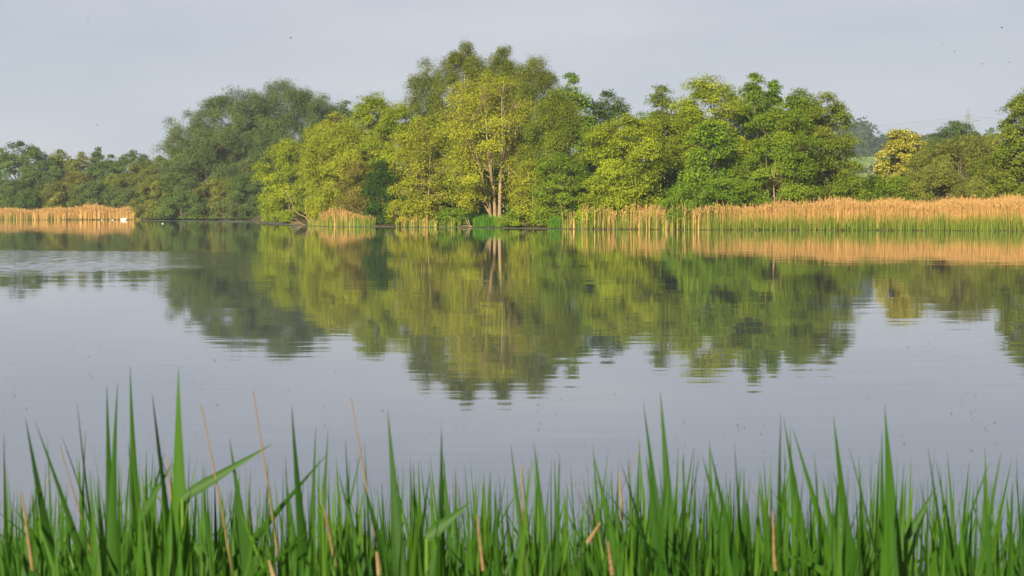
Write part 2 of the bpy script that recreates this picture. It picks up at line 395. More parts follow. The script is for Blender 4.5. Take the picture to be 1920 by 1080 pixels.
# --- far west bank, beyond the distant reeds
D_, DO, GY = M['dull'], M['dull_olive'], M['grey']
for a in [
    ('broadleaf_tree', 'broad domed dull green tree at the very edge of the photo behind the distant reeds', 38, 264, 140, 425, D_, 'oak'),
    ('broadleaf_tree', 'lower rounded tree just behind the shoulder of the broad domed edge tree', 112, 280, 80, 432, DO, 'oak'),
    ('broadleaf_tree', 'brownish olive round tree between the domed trees on the far west bank', 152, 284, 66, 420, DO, 'oak'),
    ('poplar_tree', 'thin dark bluish tree poking above the far west treeline', 184, 275, 40, 480, D_, 'oak'),
    ('broadleaf_tree', 'dark bluish tree beside the thin pointed one on the far skyline', 208, 288, 44, 475, D_, 'oak'),
    ('broadleaf_tree', 'clear green rounded tree on the skyline a little before the big grey willows', 250, 281, 96, 428, D_, 'oak'),
    ('broadleaf_tree', 'low dull tree tucked against the flank of the big grey willow', 300, 292, 80, 430, DO, 'oak'),
    ('broadleaf_tree', 'mid height green tree filling the dip behind the bushes of the far bank', 76, 300, 110, 415, D_, 'oak'),
    ('broadleaf_tree', 'dull green tree in the second row behind the brown twiggy bush', 190, 300, 100, 416, D_, 'oak'),
]: tree(*a[:8], group=GL, lo=.05, dens=.9)
for a in [
    ('willow_bush', 'greyish willow bush at the photo edge behind the distant reeds', 12, 335, 100, 396, GY),
    ('willow_bush', 'tall pale willow bush with thin stems behind the distant reed bed', 70, 322, 100, 400, GY),
    ('willow_bush', 'rounded olive bush low in front behind the distant reeds', 112, 342, 90, 392, DO),
    ('willow_bush', 'brown twiggy bush in the middle of the far bank shrubs', 150, 322, 80, 399, M['brown']),
    ('willow_bush', 'low grey green bush behind the highest tuft of distant reeds', 178, 340, 90, 391, GY),
    ('willow_bush', 'smooth light green bush sloping up towards the big willows', 228, 326, 120, 397, DO),
    ('willow_bush', 'light olive bush leaning against the foot of the big willows', 272, 302, 100, 402, DO),
    ('willow_bush', 'small low bush at the end of the distant reeds', 40, 355, 80, 388, D_),
    ('willow_bush', 'small bush behind the swan and the end of the reed strip', 232, 352, 84, 389, GY),
]: tree(*a[:7], 'bush', group='bushes behind the distant reeds', lo=.0, cat='bush', tm=.45, low=.8, dens=.95)
# --- big grey willows across the water
for a in [
    ('willow_tree', 'open grey willow with sky showing through its thin outer branches', 352, 206, 125, 374, .45, .85),
    ('willow_tree', 'grey willow with the second highest crown of the big willow group', 440, 166, 170, 380, .9, 1),
    ('willow_tree', 'tallest of the big grey green willows with a broad domed top', 528, 149, 190, 384, 1.0, 1),
    ('willow_tree', 'willow falling away behind the island as the far end of the willow group', 606, 174, 90, 396, .8, 1),
    ('willow_tree', 'lower willow crown filling the middle of the big willow group', 405, 235, 180, 368, 1.0, 1),
    ('willow_tree', 'willow crown low beside the golden island trees', 485, 240, 120, 370, 1.0, 1),
]: tree(*a[:6], GY, 'willow', group='big grey willows', lo=.06, dens=a[6], low=.75, tm=.55, wild=a[7], nst=2, bark='bark')
for a in [
    ('broadleaf_tree', 'small dark tree top seen in the notch between the big willows and the island', 648, 186, 60, 420, D_, 'oak'),
]: tree(*a[:8], group=GI, lo=.1)
for a in [
    ('willow_bush', 'olive bush reaching the water at the end of the distant reeds', 292, 330, 90, 362, DO),
    ('willow_bush', 'tall grey bush at the foot of the open grey willow', 335, 318, 110, 363, GY),
    ('willow_bush', 'low spreading dark bush over the water under the big willows', 340, 362, 100, 358, D_),
    ('willow_bush', 'pale willow bush with arching stems under the middle of the willows', 405, 335, 110, 360, DO),
    ('willow_bush', 'dark bush with bare stems near the island edge under the willows', 462, 325, 100, 360, D_),
    ('willow_bush', 'small low bush hanging over the water beneath the pale arching bush', 420, 372, 90, 357, GY),
]: tree(*a[:7], 'bush', group=GB, lo=0, cat='bush', tm=.45, low=.85)

# --- the island point, sunlit
AL, AG, FR, MI, OL, BI, DK, BR, WG = (M[k] for k in ('alder', 'alder_gold', 'fresh', 'mid', 'olive', 'birch', 'dark', 'brown', 'willow_gold'))
tree('alder_tree', 'bright yellow green tree at the tip of the island, bending low over the water', 540, 256, 118, S(540, 4), AL, group=GI, lo=.02, low=.95, tm=.45)
tree('alder_tree', 'olive shaded tree top behind the bright tip of the island', 592, 232, 90, S(592, 26), OL, group=GI, lo=.1)
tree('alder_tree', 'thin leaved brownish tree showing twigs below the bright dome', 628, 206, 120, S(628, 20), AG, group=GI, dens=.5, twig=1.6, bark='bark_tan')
tree('alder_tree', 'bright green domed tree beside the notch before the birches', 700, 172, 115, S(700, 22), AL, group=GI, lo=.1)
tree('willow_tree', 'feathery golden willow behind the short reeds of the island', 645, 232, 165, S(645, 8), WG, 'willow', group=GI, lo=.06, low=.8, lsc=.75, bark='bark_tan', nst=3)
tree('willow_bush', 'brown budding bush above the golden reed tuft', 672, 302, 85, S(672, 5), BR, 'bush', group=GI, lo=.02, cat='bush', dens=.6, twig=1.6, bark='bark_tan', low=.8)
tree('alder_tree', 'yellow green alder standing between the bright dome and the birches', 748, 190, 120, S(748, 13), AL, group=GI, lo=.1)
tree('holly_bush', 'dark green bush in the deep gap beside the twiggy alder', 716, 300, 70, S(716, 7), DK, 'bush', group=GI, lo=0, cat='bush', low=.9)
tree('alder_tree', 'half bare alder with pale fanning stems over the water', 788, 216, 118, S(788, 4), AG, group=GI, lo=.06, dens=.38, twig=2.0, bark='bark_tan', nst=4, low=.7)
tree('birch_tree', 'slim pale birch with a white trunk above the treeline', 797, 108, 90, S(797, 24), BI, 'birch', group=GI, bark='bark_birch', lo=.35, dens=.7, tm=.4)
tree('birch_tree', 'tallest birch with hanging foliage at the top of the island', 872, 80, 138, S(872, 27), BI, 'birch', group=GI, bark='bark_birch', lo=.15, dens=1.2, tm=.5, low=.85)
tree('birch_tree', 'birch with a small pointed top just behind the central alder', 945, 87, 108, S(945, 30), BI, 'birch', group=GI, bark='bark_birch', lo=.15, tm=.5, low=.85, dens=1.2)
tree('birch_tree', 'olive birch sloping down on the far shoulder of the central alder', 1003, 105, 118, S(1003, 26), BI, 'birch', group=GI, bark='bark_birch', lo=.15, tm=.5)
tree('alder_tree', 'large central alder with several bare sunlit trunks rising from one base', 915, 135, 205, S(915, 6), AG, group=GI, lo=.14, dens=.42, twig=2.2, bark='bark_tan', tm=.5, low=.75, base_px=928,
     lobes=46, stems=[([(921, 404), (916, 372), (907, 341), (897, 303), (884, 255)], .20, -2.0), ([(929, 404), (926, 360), (920, 320), (914, 271), (910, 200), (908, 160)], .22, -2.0),
            ([(936, 404), (938, 350), (940, 306), (942, 257), (941, 200), (945, 158)], .22, -2.4), ([(939, 306), (948, 280), (955, 240), (966, 200)], .11, -.6), ([(914, 320), (905, 299), (899, 262), (893, 215)], .12, -.5)] + [(p_, .065, -2.2) for p_ in ([(940, 300), (962, 255), (985, 212)], [(941, 250), (957, 208), (975, 172)], [(910, 240), (893, 208), (879, 178)], [(898, 303), (874, 272), (848, 250)], [(885, 257), (868, 232), (850, 216)], [(943, 230), (952, 192), (961, 158)], [(910, 200), (902, 172), (895, 148)], [(939, 330), (968, 294), (1002, 266)], [(921, 335), (886, 312), (846, 300)], [(941, 210), (934, 176), (927, 144)])])
tree('sycamore_tree', 'fresh green tree falling away steeply behind the olive birch', 1068, 136, 95, S(1068, 32), FR, 'sycamore', group=GI, lo=.1)
tree('birch_tree', 'drooping olive tree standing next to the central alder', 1040, 168, 120, S(1040, 13), OL, 'birch', group=GI, lo=.08, low=.8)
tree('oak_tree', 'dull bluish tree seen in the gap behind the yellow dome', 1140, 168, 105, S(1140, 40), M['dull'], 'oak', group=GI, lo=.1, dens=.8)
tree('alder_tree', 'wide yellow green dome spreading above the sparse pale reeds', 1178, 213, 180, S(1178, 6), AL, group=GI, lo=.1, nst=3, bark='bark', low=.7, tm=.45)
tree('alder_tree', 'small alder with a leaning brown trunk near the grass tussock', 1050, 285, 110, S(1050, 4), MI, group=GI, lo=.12, dens=.8, bark='bark_tan', twig=1.4, low=.75)
tree('alder_tree', 'low alder with drooping boughs between the central trunks and the leaning alder', 1000, 300, 90, S(1000, 4), AG, group=GI, lo=.06, dens=.6, bark='bark_tan', twig=1.5, low=.8)
tree('poplar_tree', 'pale thin tree standing alone above the dip in the skyline', 1242, 158, 76, S(1242, 26), M['olive'], 'alder', group=GI, lo=.1, dens=.7)
tree('alder_tree', 'tall yellow green dome, highest of the eastern half of the wood', 1335, 138, 145, S(1335, 18), AL, group=GI, lo=.1)
tree('oak_tree', 'fresh green oak with upright tufts at its top', 1412, 136, 66, S(1412, 22), FR, 'oak', group=GI, lo=.1, tm=.4)
tree('oak_tree', 'second green tufted tree close beside the upright tufted oak', 1452, 150, 62, S(1452, 23), FR, 'oak', group=GI, lo=.1, tm=.4)
tree('alder_tree', 'mid green tree with sky gaps at the top before the last olive tree', 1500, 164, 84, S(1500, 16), MI, group=GI, lo=.1, dens=.8)
tree('sycamore_tree', 'bright fresh green tree in front of the tall yellow dome', 1335, 225, 130, S(1335, 8), FR, 'sycamore', group=GI, lo=.08, low=.8)
tree('alder_tree', 'mid green alder with leaning stems visible above the orange reeds', 1462, 200, 150, S(1462, 7), MI, group=GI, lo=.14, low=.7, nst=3, bark='bark_tan')
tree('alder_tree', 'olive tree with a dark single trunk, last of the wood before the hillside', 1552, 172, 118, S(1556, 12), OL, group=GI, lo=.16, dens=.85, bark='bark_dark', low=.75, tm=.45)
tree('hazel_bush', 'bright green bush hanging over the sparse reeds', 1285, 345, 112, S(1285, 3), FR, 'bush', group=GI, lo=.02, cat='bush', low=.85)
tree('hazel_bush', 'rounded green bush behind the start of the dense orange reeds', 1355, 335, 110, S(1355, 5), FR, 'bush', group=GI, lo=0, cat='bush', low=.85)
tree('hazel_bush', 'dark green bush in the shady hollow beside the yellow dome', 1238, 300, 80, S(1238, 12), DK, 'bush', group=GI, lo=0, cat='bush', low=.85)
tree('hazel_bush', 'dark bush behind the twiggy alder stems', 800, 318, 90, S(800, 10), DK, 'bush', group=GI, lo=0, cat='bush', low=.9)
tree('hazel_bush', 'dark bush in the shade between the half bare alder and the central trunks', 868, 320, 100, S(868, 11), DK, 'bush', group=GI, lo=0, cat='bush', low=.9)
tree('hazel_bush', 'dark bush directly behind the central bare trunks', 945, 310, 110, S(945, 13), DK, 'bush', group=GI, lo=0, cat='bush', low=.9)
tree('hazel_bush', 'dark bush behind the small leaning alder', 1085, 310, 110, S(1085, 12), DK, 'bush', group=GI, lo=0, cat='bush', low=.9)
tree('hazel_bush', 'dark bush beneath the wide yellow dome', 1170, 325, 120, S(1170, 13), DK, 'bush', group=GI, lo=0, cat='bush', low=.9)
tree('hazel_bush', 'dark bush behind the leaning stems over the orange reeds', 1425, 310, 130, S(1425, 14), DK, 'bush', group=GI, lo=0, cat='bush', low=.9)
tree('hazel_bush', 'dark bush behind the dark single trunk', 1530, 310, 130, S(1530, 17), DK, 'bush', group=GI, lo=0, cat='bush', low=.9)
tree('willow_bush', 'fresh leafy young bush at the water between the thin reeds and the grass tussock', 852, 388, 62, S(852, 2.2), FR, 'bush', group=GI, lo=0, cat='bush', low=.8)
tree('willow_bush', 'low twiggy bush with fanned dry stems at the foot of the half bare alder', 770, 370, 90, S(770, 2.4), AG, 'bush', group=GI, lo=0, cat='bush', dens=.45, twig=2, bark='bark_tan', low=.9)
tree('willow_bush', 'green bush under the drooping alder boughs by the stump', 985, 385, 80, S(985, 2.4), MI, 'bush', group=GI, lo=0, cat='bush', low=.85)
tree('willow_bush', 'yellow green bush low under the wide dome behind the pale reeds', 1120, 360, 90, S(1120, 4), AL, 'bush', group=GI, lo=0, cat='bush', low=.85)
tree('willow_bush', 'green bush low beneath the olive tree with the dark trunk', 1590, 330, 90, S(1590, 12), MI, 'bush', group=GI, lo=0, cat='bush', low=.85)
tree('willow_bush', 'green bush low beneath the leaning stems behind the orange reeds', 1500, 335, 90, S(1500, 12), MI, 'bush', group=GI, lo=0, cat='bush', low=.85)

for a in [
    ('alder_tree', 'olive tree filling the skyline between the yellow dome and the bluish tree', 1105, 212, 120, 34, OL),
    ('alder_tree', 'mid green tree under the pale thin tree in the skyline dip', 1222, 206, 130, 30, MI),
    ('alder_tree', 'yellow green tree shoulder below the tallest eastern dome', 1282, 188, 120, 30, AL),
    ('oak_tree', 'mid green tree below the two tufted oaks', 1425, 176, 150, 30, MI),
    ('alder_tree', 'green tree joining the tufted oaks to the last olive tree', 1500, 192, 150, 32, OL),
    ('alder_tree', 'mid green tree low behind the golden willow', 660, 240, 120, 24, AL),
    ('birch_tree', 'olive birch foliage filling the middle between the tall birches', 905, 150, 150, 34, BI),
    ('birch_tree', 'olive birch foliage beneath the slim pale birch', 815, 190, 110, 30, BI),
]: tree(*a[:5], S(a[2], a[5]), a[6], group=GI, lo=.04, low=.9)
# --- behind the east reed bed
tree('hazel_bush', 'low dark green bush beside the last olive tree of the wood', 1632, 330, 80, S(1632, 20), MI, 'bush', group=GR, lo=0, cat='bush', low=.85)
tree('hazel_bush', 'green bush in front of the blossoming hawthorn', 1690, 332, 120, S(1690, 21), MI, 'bush', group=GR, lo=0, cat='bush', low=.85)
tree('hawthorn_tree', 'round hawthorn covered in creamy yellow blossom', 1697, 240, 122, S(1697, 34), OL, 'oak', group=GR, lo=.08, mat2=M['blossom'], frac2=.68, cat='tree', low=1.0, lobes=60, dens=1.8)
tree('hawthorn_tree', 'small whitish blossoming hawthorn half hidden between the creamy one and the last olive tree', 1648, 298, 44, 300, D_, 'oak', group=GR, lo=.05, mat2=M['blossom_white'], frac2=.45, low=.8)
tree('willow_bush', 'wide olive willow thicket behind the dense orange reeds', 1805, 256, 215, S(1805, 26), DO, 'willow', group=GR, lo=0, lsc=.7, cat='bush', low=.9)
tree('willow_bush', 'dark willow bush between the olive thicket and the edge tree', 1868, 290, 100, S(1868, 24), OL, 'bush', group=GR, lo=0, cat='bush', low=.9)
tree('willow_bush', 'low olive bush in front of the wide willow thicket', 1750, 318, 120, S(1750, 20), DO, 'bush', group=GR, lo=0, cat='bush', low=.9)
tree('alder_tree', 'dark green tree cut by the photo edge above the orange reeds', 1938, 160, 150, S(1935, 24), OL, 'oak', group=GR, lo=.02, low=1.0, tm=.4, dens=1.3, seed=5)
tree('alder_tree', 'green tree just past the dark tree at the photo edge', 2040, 210, 150, S(2040, 26), MI, 'oak', group=GR, lo=.06, low=.8)
tree('oak_tree', 'soft green domed tree below the electricity pylon', 1792, 225, 124, 340, D_, 'oak', group=GR, lo=.05, low=.97, tm=.4, lobes=60)
tree('oak_tree', 'smaller green tree between the hawthorn and the dome below the pylon', 1755, 248, 60, 345, D_, 'oak', group=GR, lo=.05, low=.85)
tree('hawthorn_tree', 'pale flowering hawthorn top beside the dark edge tree', 1862, 250, 44, 300, M['mid'], 'oak', group=GR, lo=.05, mat2=M['blossom'], frac2=.4, low=.8)
tree('oak_tree', 'grey green tree on the far slope beyond the pale flowering hawthorn', 1858, 240, 70, 620, D_, 'oak', group=GR, lo=.05, low=.85)
tree('alder_tree', 'dull tree at the outer edge beyond the distant reeds', -70, 270, 130, 425, D_, 'oak', group=GL, lo=.05)

# --- wooded ridge far away (reads as one mass), hedges on the fields
def far_wood():
    r = np.random.default_rng(5); VV = []; TT = []
    for row, (Yr, n) in enumerate(((1040, 40), (1130, 40), (1220, 40))):
        for i in range(n):
            px = 1560 + i / (n - 1) * 420 + r.normal() * 5
            Y = Yr + r.normal() * 14; x = P(px, 300, Y)[0]; g = float(gz(x, Y))
            tall = 9.5 + r.normal() * 1.6 + (8 if px < 1625 else 0) * (row > 0) - (5 if px > 1800 else 0)
            Wd = r.uniform(10, 17)
            d = r.normal(size=(34, 3)); d /= np.linalg.norm(d, axis=1, keepdims=True)
            cent = np.array([x, Y, g + tall * .55]) + d * np.array([Wd / 2, Wd / 2, tall * .48]) * r.uniform(.7, 1, (34, 1))
            V, t = leaves(cent, d, np.full(34, 1.9), 14, SPEC['oak'], 4.2, r, r.uniform(.1, .9, 1).repeat(34) + r.normal(size=34) * .1)
            VV.append(V); TT.append(t)
    o = link('far_wood', quads_mesh('far_wood', np.concatenate(VV), np.concatenate(TT)), M['farwood'])
    tag(o, 'bluish wood along the crest of the distant hill', 'wood', kind='stuff')
far_wood()
def hedge(pa, pb, Ya, Yb, label, h=3.2):
    r = np.random.default_rng(int(Ya)); n = 60
    xs = np.linspace(P(pa, 300, Ya)[0], P(pb, 300, Yb)[0], n) + r.normal(size=n) * 1.0; ys = np.linspace(Ya, Yb, n)
    c = np.stack([xs, ys, gz(xs, ys) + h * r.uniform(.3, .8, n)], 1); d = r.normal(size=(n, 3)); d /= np.linalg.norm(d, axis=1, keepdims=True)
    V, t = leaves(c, d, np.full(n, 1.9), 40, SPEC['bush'], 3.2, r, r.uniform(.2, .8, n))
    root = empty('hedge', (float(xs[n // 2]), float(ys[n // 2]), float(c[n // 2, 2] - h * .5)), label=label, cat='hedge', group='hedges between the far fields')
    link('foliage', quads_mesh('foliage', V - np.array(root.location), t), M['farwood'], root)
    T = Tubes()
    for i in range(0, n, 3): T.add(np.array([[xs[i], ys[i], c[i, 2] - h], [xs[i] + .2, ys[i], c[i, 2] + .4]]) - np.array(root.location), [.12, .06], 4)
    T.build('stem', M['bark_dark'], root)
hedge(1560, 1800, 760, 800, 'dark hedge crossing between the two pale green fields on the hillside')
hedge(1560, 1800, 930, 940, 'dark hedge along the top of the upper field under the far wood', 4)
hedge(1560, 1800, 640, 650, 'hedge at the bottom of the lower pale field', 5)

# ------------------------------------------------------------------ reed beds on the far banks (uncountable)
M['dry_reed'] = leafmat('dry_reed_straw', (.48, .28, .095), (.59, .36, .125), (.67, .45, .175), trans=.25, rough=.7)
M['dry_plume'] = leafmat('dry_reed_plume', (.36, .21, .08), (.48, .29, .11), (.58, .385, .15), trans=.3, rough=.8)
M['green_reed'] = leafmat('young_reed_green', (.09, .17, .02), (.16, .24, .025), (.28, .29, .05), trans=.3)
M['tussock'] = leafmat('tussock_grass', (.05, .15, .012), (.09, .23, .016), (.15, .28, .02), trans=.35)

def blades(x, y, z, h, w, lean, r, seg=3, tip=.25):
    """Upright tapering strips, seg quads each."""
    n = len(x); yaw = r.uniform(0, math.pi, n); la = r.uniform(0, 2 * math.pi, n)
    wx, wy = np.cos(yaw), np.sin(yaw); lx, ly = np.cos(la) * lean * h, np.sin(la) * lean * h
    out = []
    for s in range(seg):
        a, b = s / seg, (s + 1) / seg
        wa, wb = (w * (1 - (1 - tip) * a)) / 2, (w * (1 - (1 - tip) * b)) / 2
        def pt(t, ww, sg): return np.stack([x + lx * t * t + sg * wx * ww, y + ly * t * t + sg * wy * ww, z + h * t], 1)
        out.append(np.stack([pt(a, wa, -1), pt(a, wa, 1), pt(b, wb, 1), pt(b, wb, -1)], 1))
    return np.concatenate(out), np.tile(np.arange(n), seg), np.stack([x + lx, y + ly, z + h], 1)

def reed_bed(label, pa, pb, n, depth, hfun, wdt, dens=None, green=0, ghfun=None, gdepth=2.0, plume=True, d0=.2, seed=1, w=.05):
    r = np.random.default_rng(seed)
    px = r.uniform(pa, pb, n); dd = d0 + depth * r.random(n) ** 1.5
    if dens is not None:
        k = r.random(n) < dens(px); px, dd = px[k], dd[k]
    n = len(px); u = (px - 960) / FPX; y = np.interp(u, S_U, S_Y) + dd; x = u * y; z = gz(x, y) - .1
    h = hfun(px) * r.normal(1, .11, n).clip(.55, 1.3)
    V, own, tip = blades(x, y, z, h, wdt * r.uniform(.6, 1.5, n), np.abs(r.normal(0, .07, n)), r)
    t0 = r.uniform(.1, .9, n); parts = [(V, t0[own], M['dry_reed'])]
    if True:   # dry leaves hanging off the stalks
        q = r.integers(0, n, int(n * 1.2)); f = r.uniform(.25, .9, len(q)); base = np.stack([x[q], y[q], z[q] + h[q] * f], 1)
        a = r.uniform(0, 6.28, len(q)); ln = r.uniform(.2, .5, len(q)); dr = np.stack([np.cos(a) * .7, np.sin(a) * .7, r.uniform(-.1, .8, len(q))], 1) * ln[:, None]
        sd = np.stack([-np.sin(a), np.cos(a), 0 * a], 1) * (wdt * .45)
        parts.append((np.stack([base - sd, base + sd, base + dr + sd * .2, base + dr - sd * .2], 1), np.clip(t0[q] + .1, 0, 1), M['dry_reed']))
    if plume:
        q = np.arange(n); tpt = tip[q]; k3 = []
        for _ in range(3):
            a = r.uniform(0, 6.28, n); sd = np.stack([np.cos(a), np.sin(a), 0 * a], 1) * wdt * r.uniform(.5, 1.1, (n, 1)); up = np.array([0, 0, .22]) * r.uniform(.6, 1.2, (n, 1)) + r.normal(size=(n, 3)) * .05
            k3.append(np.stack([tpt - up * .5, tpt + sd, tpt + up * .6, tpt - sd], 1))
        parts.append((np.concatenate(k3), np.tile(r.uniform(.1, .9, n), 3), M['dry_plume']))
    if green:
        gp = r.uniform(pa, pb, green)
        if dens is not None: gp = gp[r.random(green) < np.sqrt(dens(gp))]
        gn = len(gp); gd = .05 + gdepth * r.random(gn); u = (gp - 960) / FPX; gy = np.interp(u, S_U, S_Y) + gd; gx = u * gy
        V, own, tip = blades(gx, gy, gz(gx, gy) - .1, ghfun(gp) * r.normal(1, .18, gn).clip(.5, 1.5), wdt * 1.2 * r.uniform(.6, 1.4, gn), np.abs(r.normal(0, .12, gn)), r, tip=.1)
        parts.append((V, np.clip(r.normal(.5, .3, gn), 0, 1)[own], M['green_reed']))
    mats = []; Vs = []; ts = []; mi = []
    for V, t, m in parts:
        if m not in mats: mats.append(m)
        Vs.append(V); ts.append(t); mi.append(np.full(len(V), mats.index(m), dtype=np.int32))
    me = quads_mesh('reeds', np.concatenate(Vs), np.concatenate(ts))
    for m in mats: me.materials.append(m)
    me.polygons.foreach_set('material_index', np.concatenate(mi))
    o = bpy.data.objects.new('reeds', me); COL.objects.link(o)
    return tag(o, label, 'reeds', kind='stuff')

reed_bed('dense orange bed of dry reeds with young green growth along its waterline', 1200, 2300, 32000, 22, lambda p: 1.68 + .38 * sst(1250, 1500, p) + .12 * np.sin(p * .021) + .1 * np.sin(p * .057), .030,
         dens=lambda p: .22 + .78 * sst(1290, 1480, p), green=9000, ghfun=lambda p: 1.18 + .3 * np.exp(-((p - 1875) / 22) ** 2) + .12 * np.sin(p * .09), gdepth=2.2, d0=1.2, seed=3)
reed_bed('sparse pale reed stalks standing in the shallows beside the wooded point', 1044, 1330, 800, 3.2, lambda p: 1.75 + .45 * np.sin(p * .11) * np.sin(p * .031) - .5 * sst(1080, 1046, p), .042, dens=lambda p: (.2 + .8 * np.sin(p * .19 + np.sin(p * .05) * 3) ** 2) * np.clip((p - 1040) / 110, .12, 1), green=1300, ghfun=lambda p: 1.0 + .2 * np.sin(p * .13), gdepth=2.5, d0=.1, seed=4)
reed_bed('strip of pale orange reeds on the distant bank behind the swan', -500, 264, 9000, 12, lambda p: 1.6 + .3 * sst(60, 160, p) + .3 * np.exp(-((p - 172) / 26) ** 2) + .15 * np.sin(p * .08), .09,
         green=3000, ghfun=lambda p: .5 + .8 * (1 - sst(0, 200, p)), gdepth=3, seed=6)
reed_bed('golden reed tuft with green shoots at the island waterline', 577, 704, 900, 2.6, lambda p: .95 + .75 * np.exp(-((p - 632) / 26) ** 2), .045, dens=lambda p: np.clip((p - 575) / 25, 0, 1) * np.clip((708 - p) / 50, .12, 1), green=1900, ghfun=lambda p: .85 + .3 * np.sin((p - 577) / 127 * math.pi) + .12 * np.sin(p * .35), gdepth=1.6, seed=7)
reed_bed('thin yellowish reeds in clumps below the half bare alder', 742, 862, 260, 1.0, lambda p: .9 + .2 * np.sin(p * .3), .06, dens=lambda p: .5 + .5 * np.sin(p * .35), green=700, ghfun=lambda p: .75 + 0 * p, gdepth=1.0, plume=False, seed=8)

def tussock(label, px, top, wpx, d, n, mat, seed):
    r = np.random.default_rng(seed); Y = S(px, d); c = P(px, 420, Y); bz = float(gz(c[0], Y)); h = P(px, top, Y)[2] - bz; W = wpx / FPX * Y
    rad = np.sqrt(r.random(n)) * W / 2; a = r.uniform(0, 6.28, n)
    x, y = np.cos(a) * rad, np.sin(a) * rad * .7
    V, own, tip = blades(x, y, np.zeros(n) - .05, h * (1 - .35 * (rad / (W / 2)) ** 2) * r.uniform(.6, 1.05, n), r.uniform(.03, .07, n), np.abs(r.normal(.15, .12, n)), r, tip=.1)
    o = link('grass_tussock', quads_mesh('grass_tussock', V, np.clip(r.normal(.5, .25, n), 0, 1)[own]), mat, None, (c[0], Y, bz))
    tag(o, label, 'grass tussock', group='tussocks at the island waterline')
tussock('bright green grass tussock at the water below the bare central trunks', 912, 399, 52, 1.2, 1500, M['tussock'], 1)
tussock('lower deep green tussock right beside the brightest one', 950, 398, 48, 2.0, 1200, M['fresh'], 2)
tussock('bright green tussock where the sparse pale reeds begin', 1044, 402, 36, 1.2, 900, M['tussock'], 3)

# ------------------------------------------------------------------ dead boughs, stump
def bough(label, paths, d, bx):
    Y = S(bx, d); b = P(bx, 420, Y); b[2] = float(gz(b[0], Y)); root = empty('dead_branch', b, label=label, cat='dead branch', group='bleached dead wood at the waterline')
    for k, (pp, r0, dy) in enumerate(paths):
        T = Tubes(); q = smooth_path(np.array([P(a, c, Y) for a, c in pp]), 14) - b; q[:, 1] += np.linspace(0, dy, len(q))
        T.add(q, np.linspace(r0, r0 * .3, len(q)), 6); T.build('limb' if k == 0 else 'twig', M['dead'], root)
bough('bleached crooked dead bough leaning out of the island tip', [([(581, 420), (574, 407), (560, 401), (552, 388), (546, 372), (538, 356)], .075, -1.5), ([(558, 400), (549, 384), (552, 376), (544, 366)], .04, -1.2), ([(576, 406), (573, 392), (575, 382), (573, 368)], .06, -.5)], .9, 580)
bough('pale upright dead stem behind the golden reed tuft', [([(608, 420), (606, 400), (605, 384), (607, 364), (611, 352)], .07, -.3), ([(606, 398), (613, 388), (614, 376)], .05, -.4)], 1.6, 608)
bough('tangle of fallen pale branches lying on the water at the island tip', [([(571, 421.5), (558, 417), (545, 416)], .07, -.8), ([(566, 420), (556, 412), (548, 410)], .05, -.5), ([(569, 421), (560, 419.5), (540, 420)], .05, -1.0)], .1, 571)
bough('broken pale branch poking from the water beside the brightest tussock', [([(884, 425), (876, 418), (873, 408)], .07, -.3), ([(884, 425), (873, 423), (862, 424)], .07, -.5), ([(880, 422), (879, 414), (876, 409)], .05, 0)], .2, 884)
bough('short grey stump standing in the water at the end of the sparse reeds', [([(1018, 429), (1018, 422), (1019, 414)], .11, 0), ([(1023, 429), (1022, 421), (1021, 415)], .08, .2)], -.1, 1019)

# ------------------------------------------------------------------ floating leaves in a thin band along the bank
def pads():
    r = np.random.default_rng(9); n = 16000
    px = r.uniform(255, 1050, n); u = (px - 960) / FPX; sy = np.interp(u, S_U, S_Y)
    far_e = np.where(px < 490, 352 - 8 * r.random(n), sy - .3)
    near = np.interp(px, [255, 300, 490, 560, 620, 800, 1050], [338, 330, 268, 228, 208, 199, 178])
    y = near + (far_e - near) * r.random(n); x = u * y
    k = (np.sin(x * .9 + y * .13) + np.sin(y * .33 + x * .2) + r.normal(size=n) * .8) > -.3
    x, y = x[k], y[k]; n = len(x); s = r.uniform(.10, .34, n); a = r.uniform(0, 6.28, n)
    c, sn = np.cos(a) * s, np.sin(a) * s; z = np.full(n, .012)
    V = np.stack([np.stack([x + c, y + sn * 1.4, z], 1), np.stack([x - sn, y + c * 1.4, z + .006], 1), np.stack([x - c, y - sn * 1.4, z], 1), np.stack([x + sn, y - c * 1.4, z + .004], 1)], 1)
    m = leafmat('floating_leaf', (.22, .27, .17), (.32, .37, .26), (.42, .45, .36), trans=.1, rough=.3, spec=.6)
    tag(link('floating_leaves', quads_mesh('floating_leaves', V, r.random(n)), m), 'band of grey green floating leaves on the water along the island', 'floating leaves', kind='stuff')
pads()
def specks():
    r = np.random.default_rng(10); n = 1300
    py = r.uniform(640, 1000, n); px = r.uniform(-100, 2020, n)
    kk = (np.sin(px * .013 + py * .02) + np.sin(px * .031 - py * .017 + 2) + r.normal(size=n) * .9) > .35
    py, px = py[kk], px[kk]; n = len(py)
    y = np.array([ground_y(v) for v in py]); x = (px - 960) / FPX * y; s = r.uniform(.002, .0055, n) * (y / 14) ** .8; a = r.uniform(0, 6.28, n)
    c, sn = np.cos(a) * s, np.sin(a) * s; z = np.full(n, .006)
    V = np.stack([np.stack([x + c * 1.6, y + sn * 3, z], 1), np.stack([x - sn * .6, y + c * 2, z + s * .8], 1), np.stack([x - c * 1.6, y - sn * 3, z], 1), np.stack([x + sn * .6, y - c * 2, z + s * .4], 1)], 1)
    tag(link('floating_debris', quads_mesh('floating_debris', V, r.random(n)), leafmat('debris_husk', (.02, .022, .025), (.05, .05, .05), trans=0)), 'tiny dark specks of seed husk scattered over the near water', 'debris', kind='stuff')
specks()

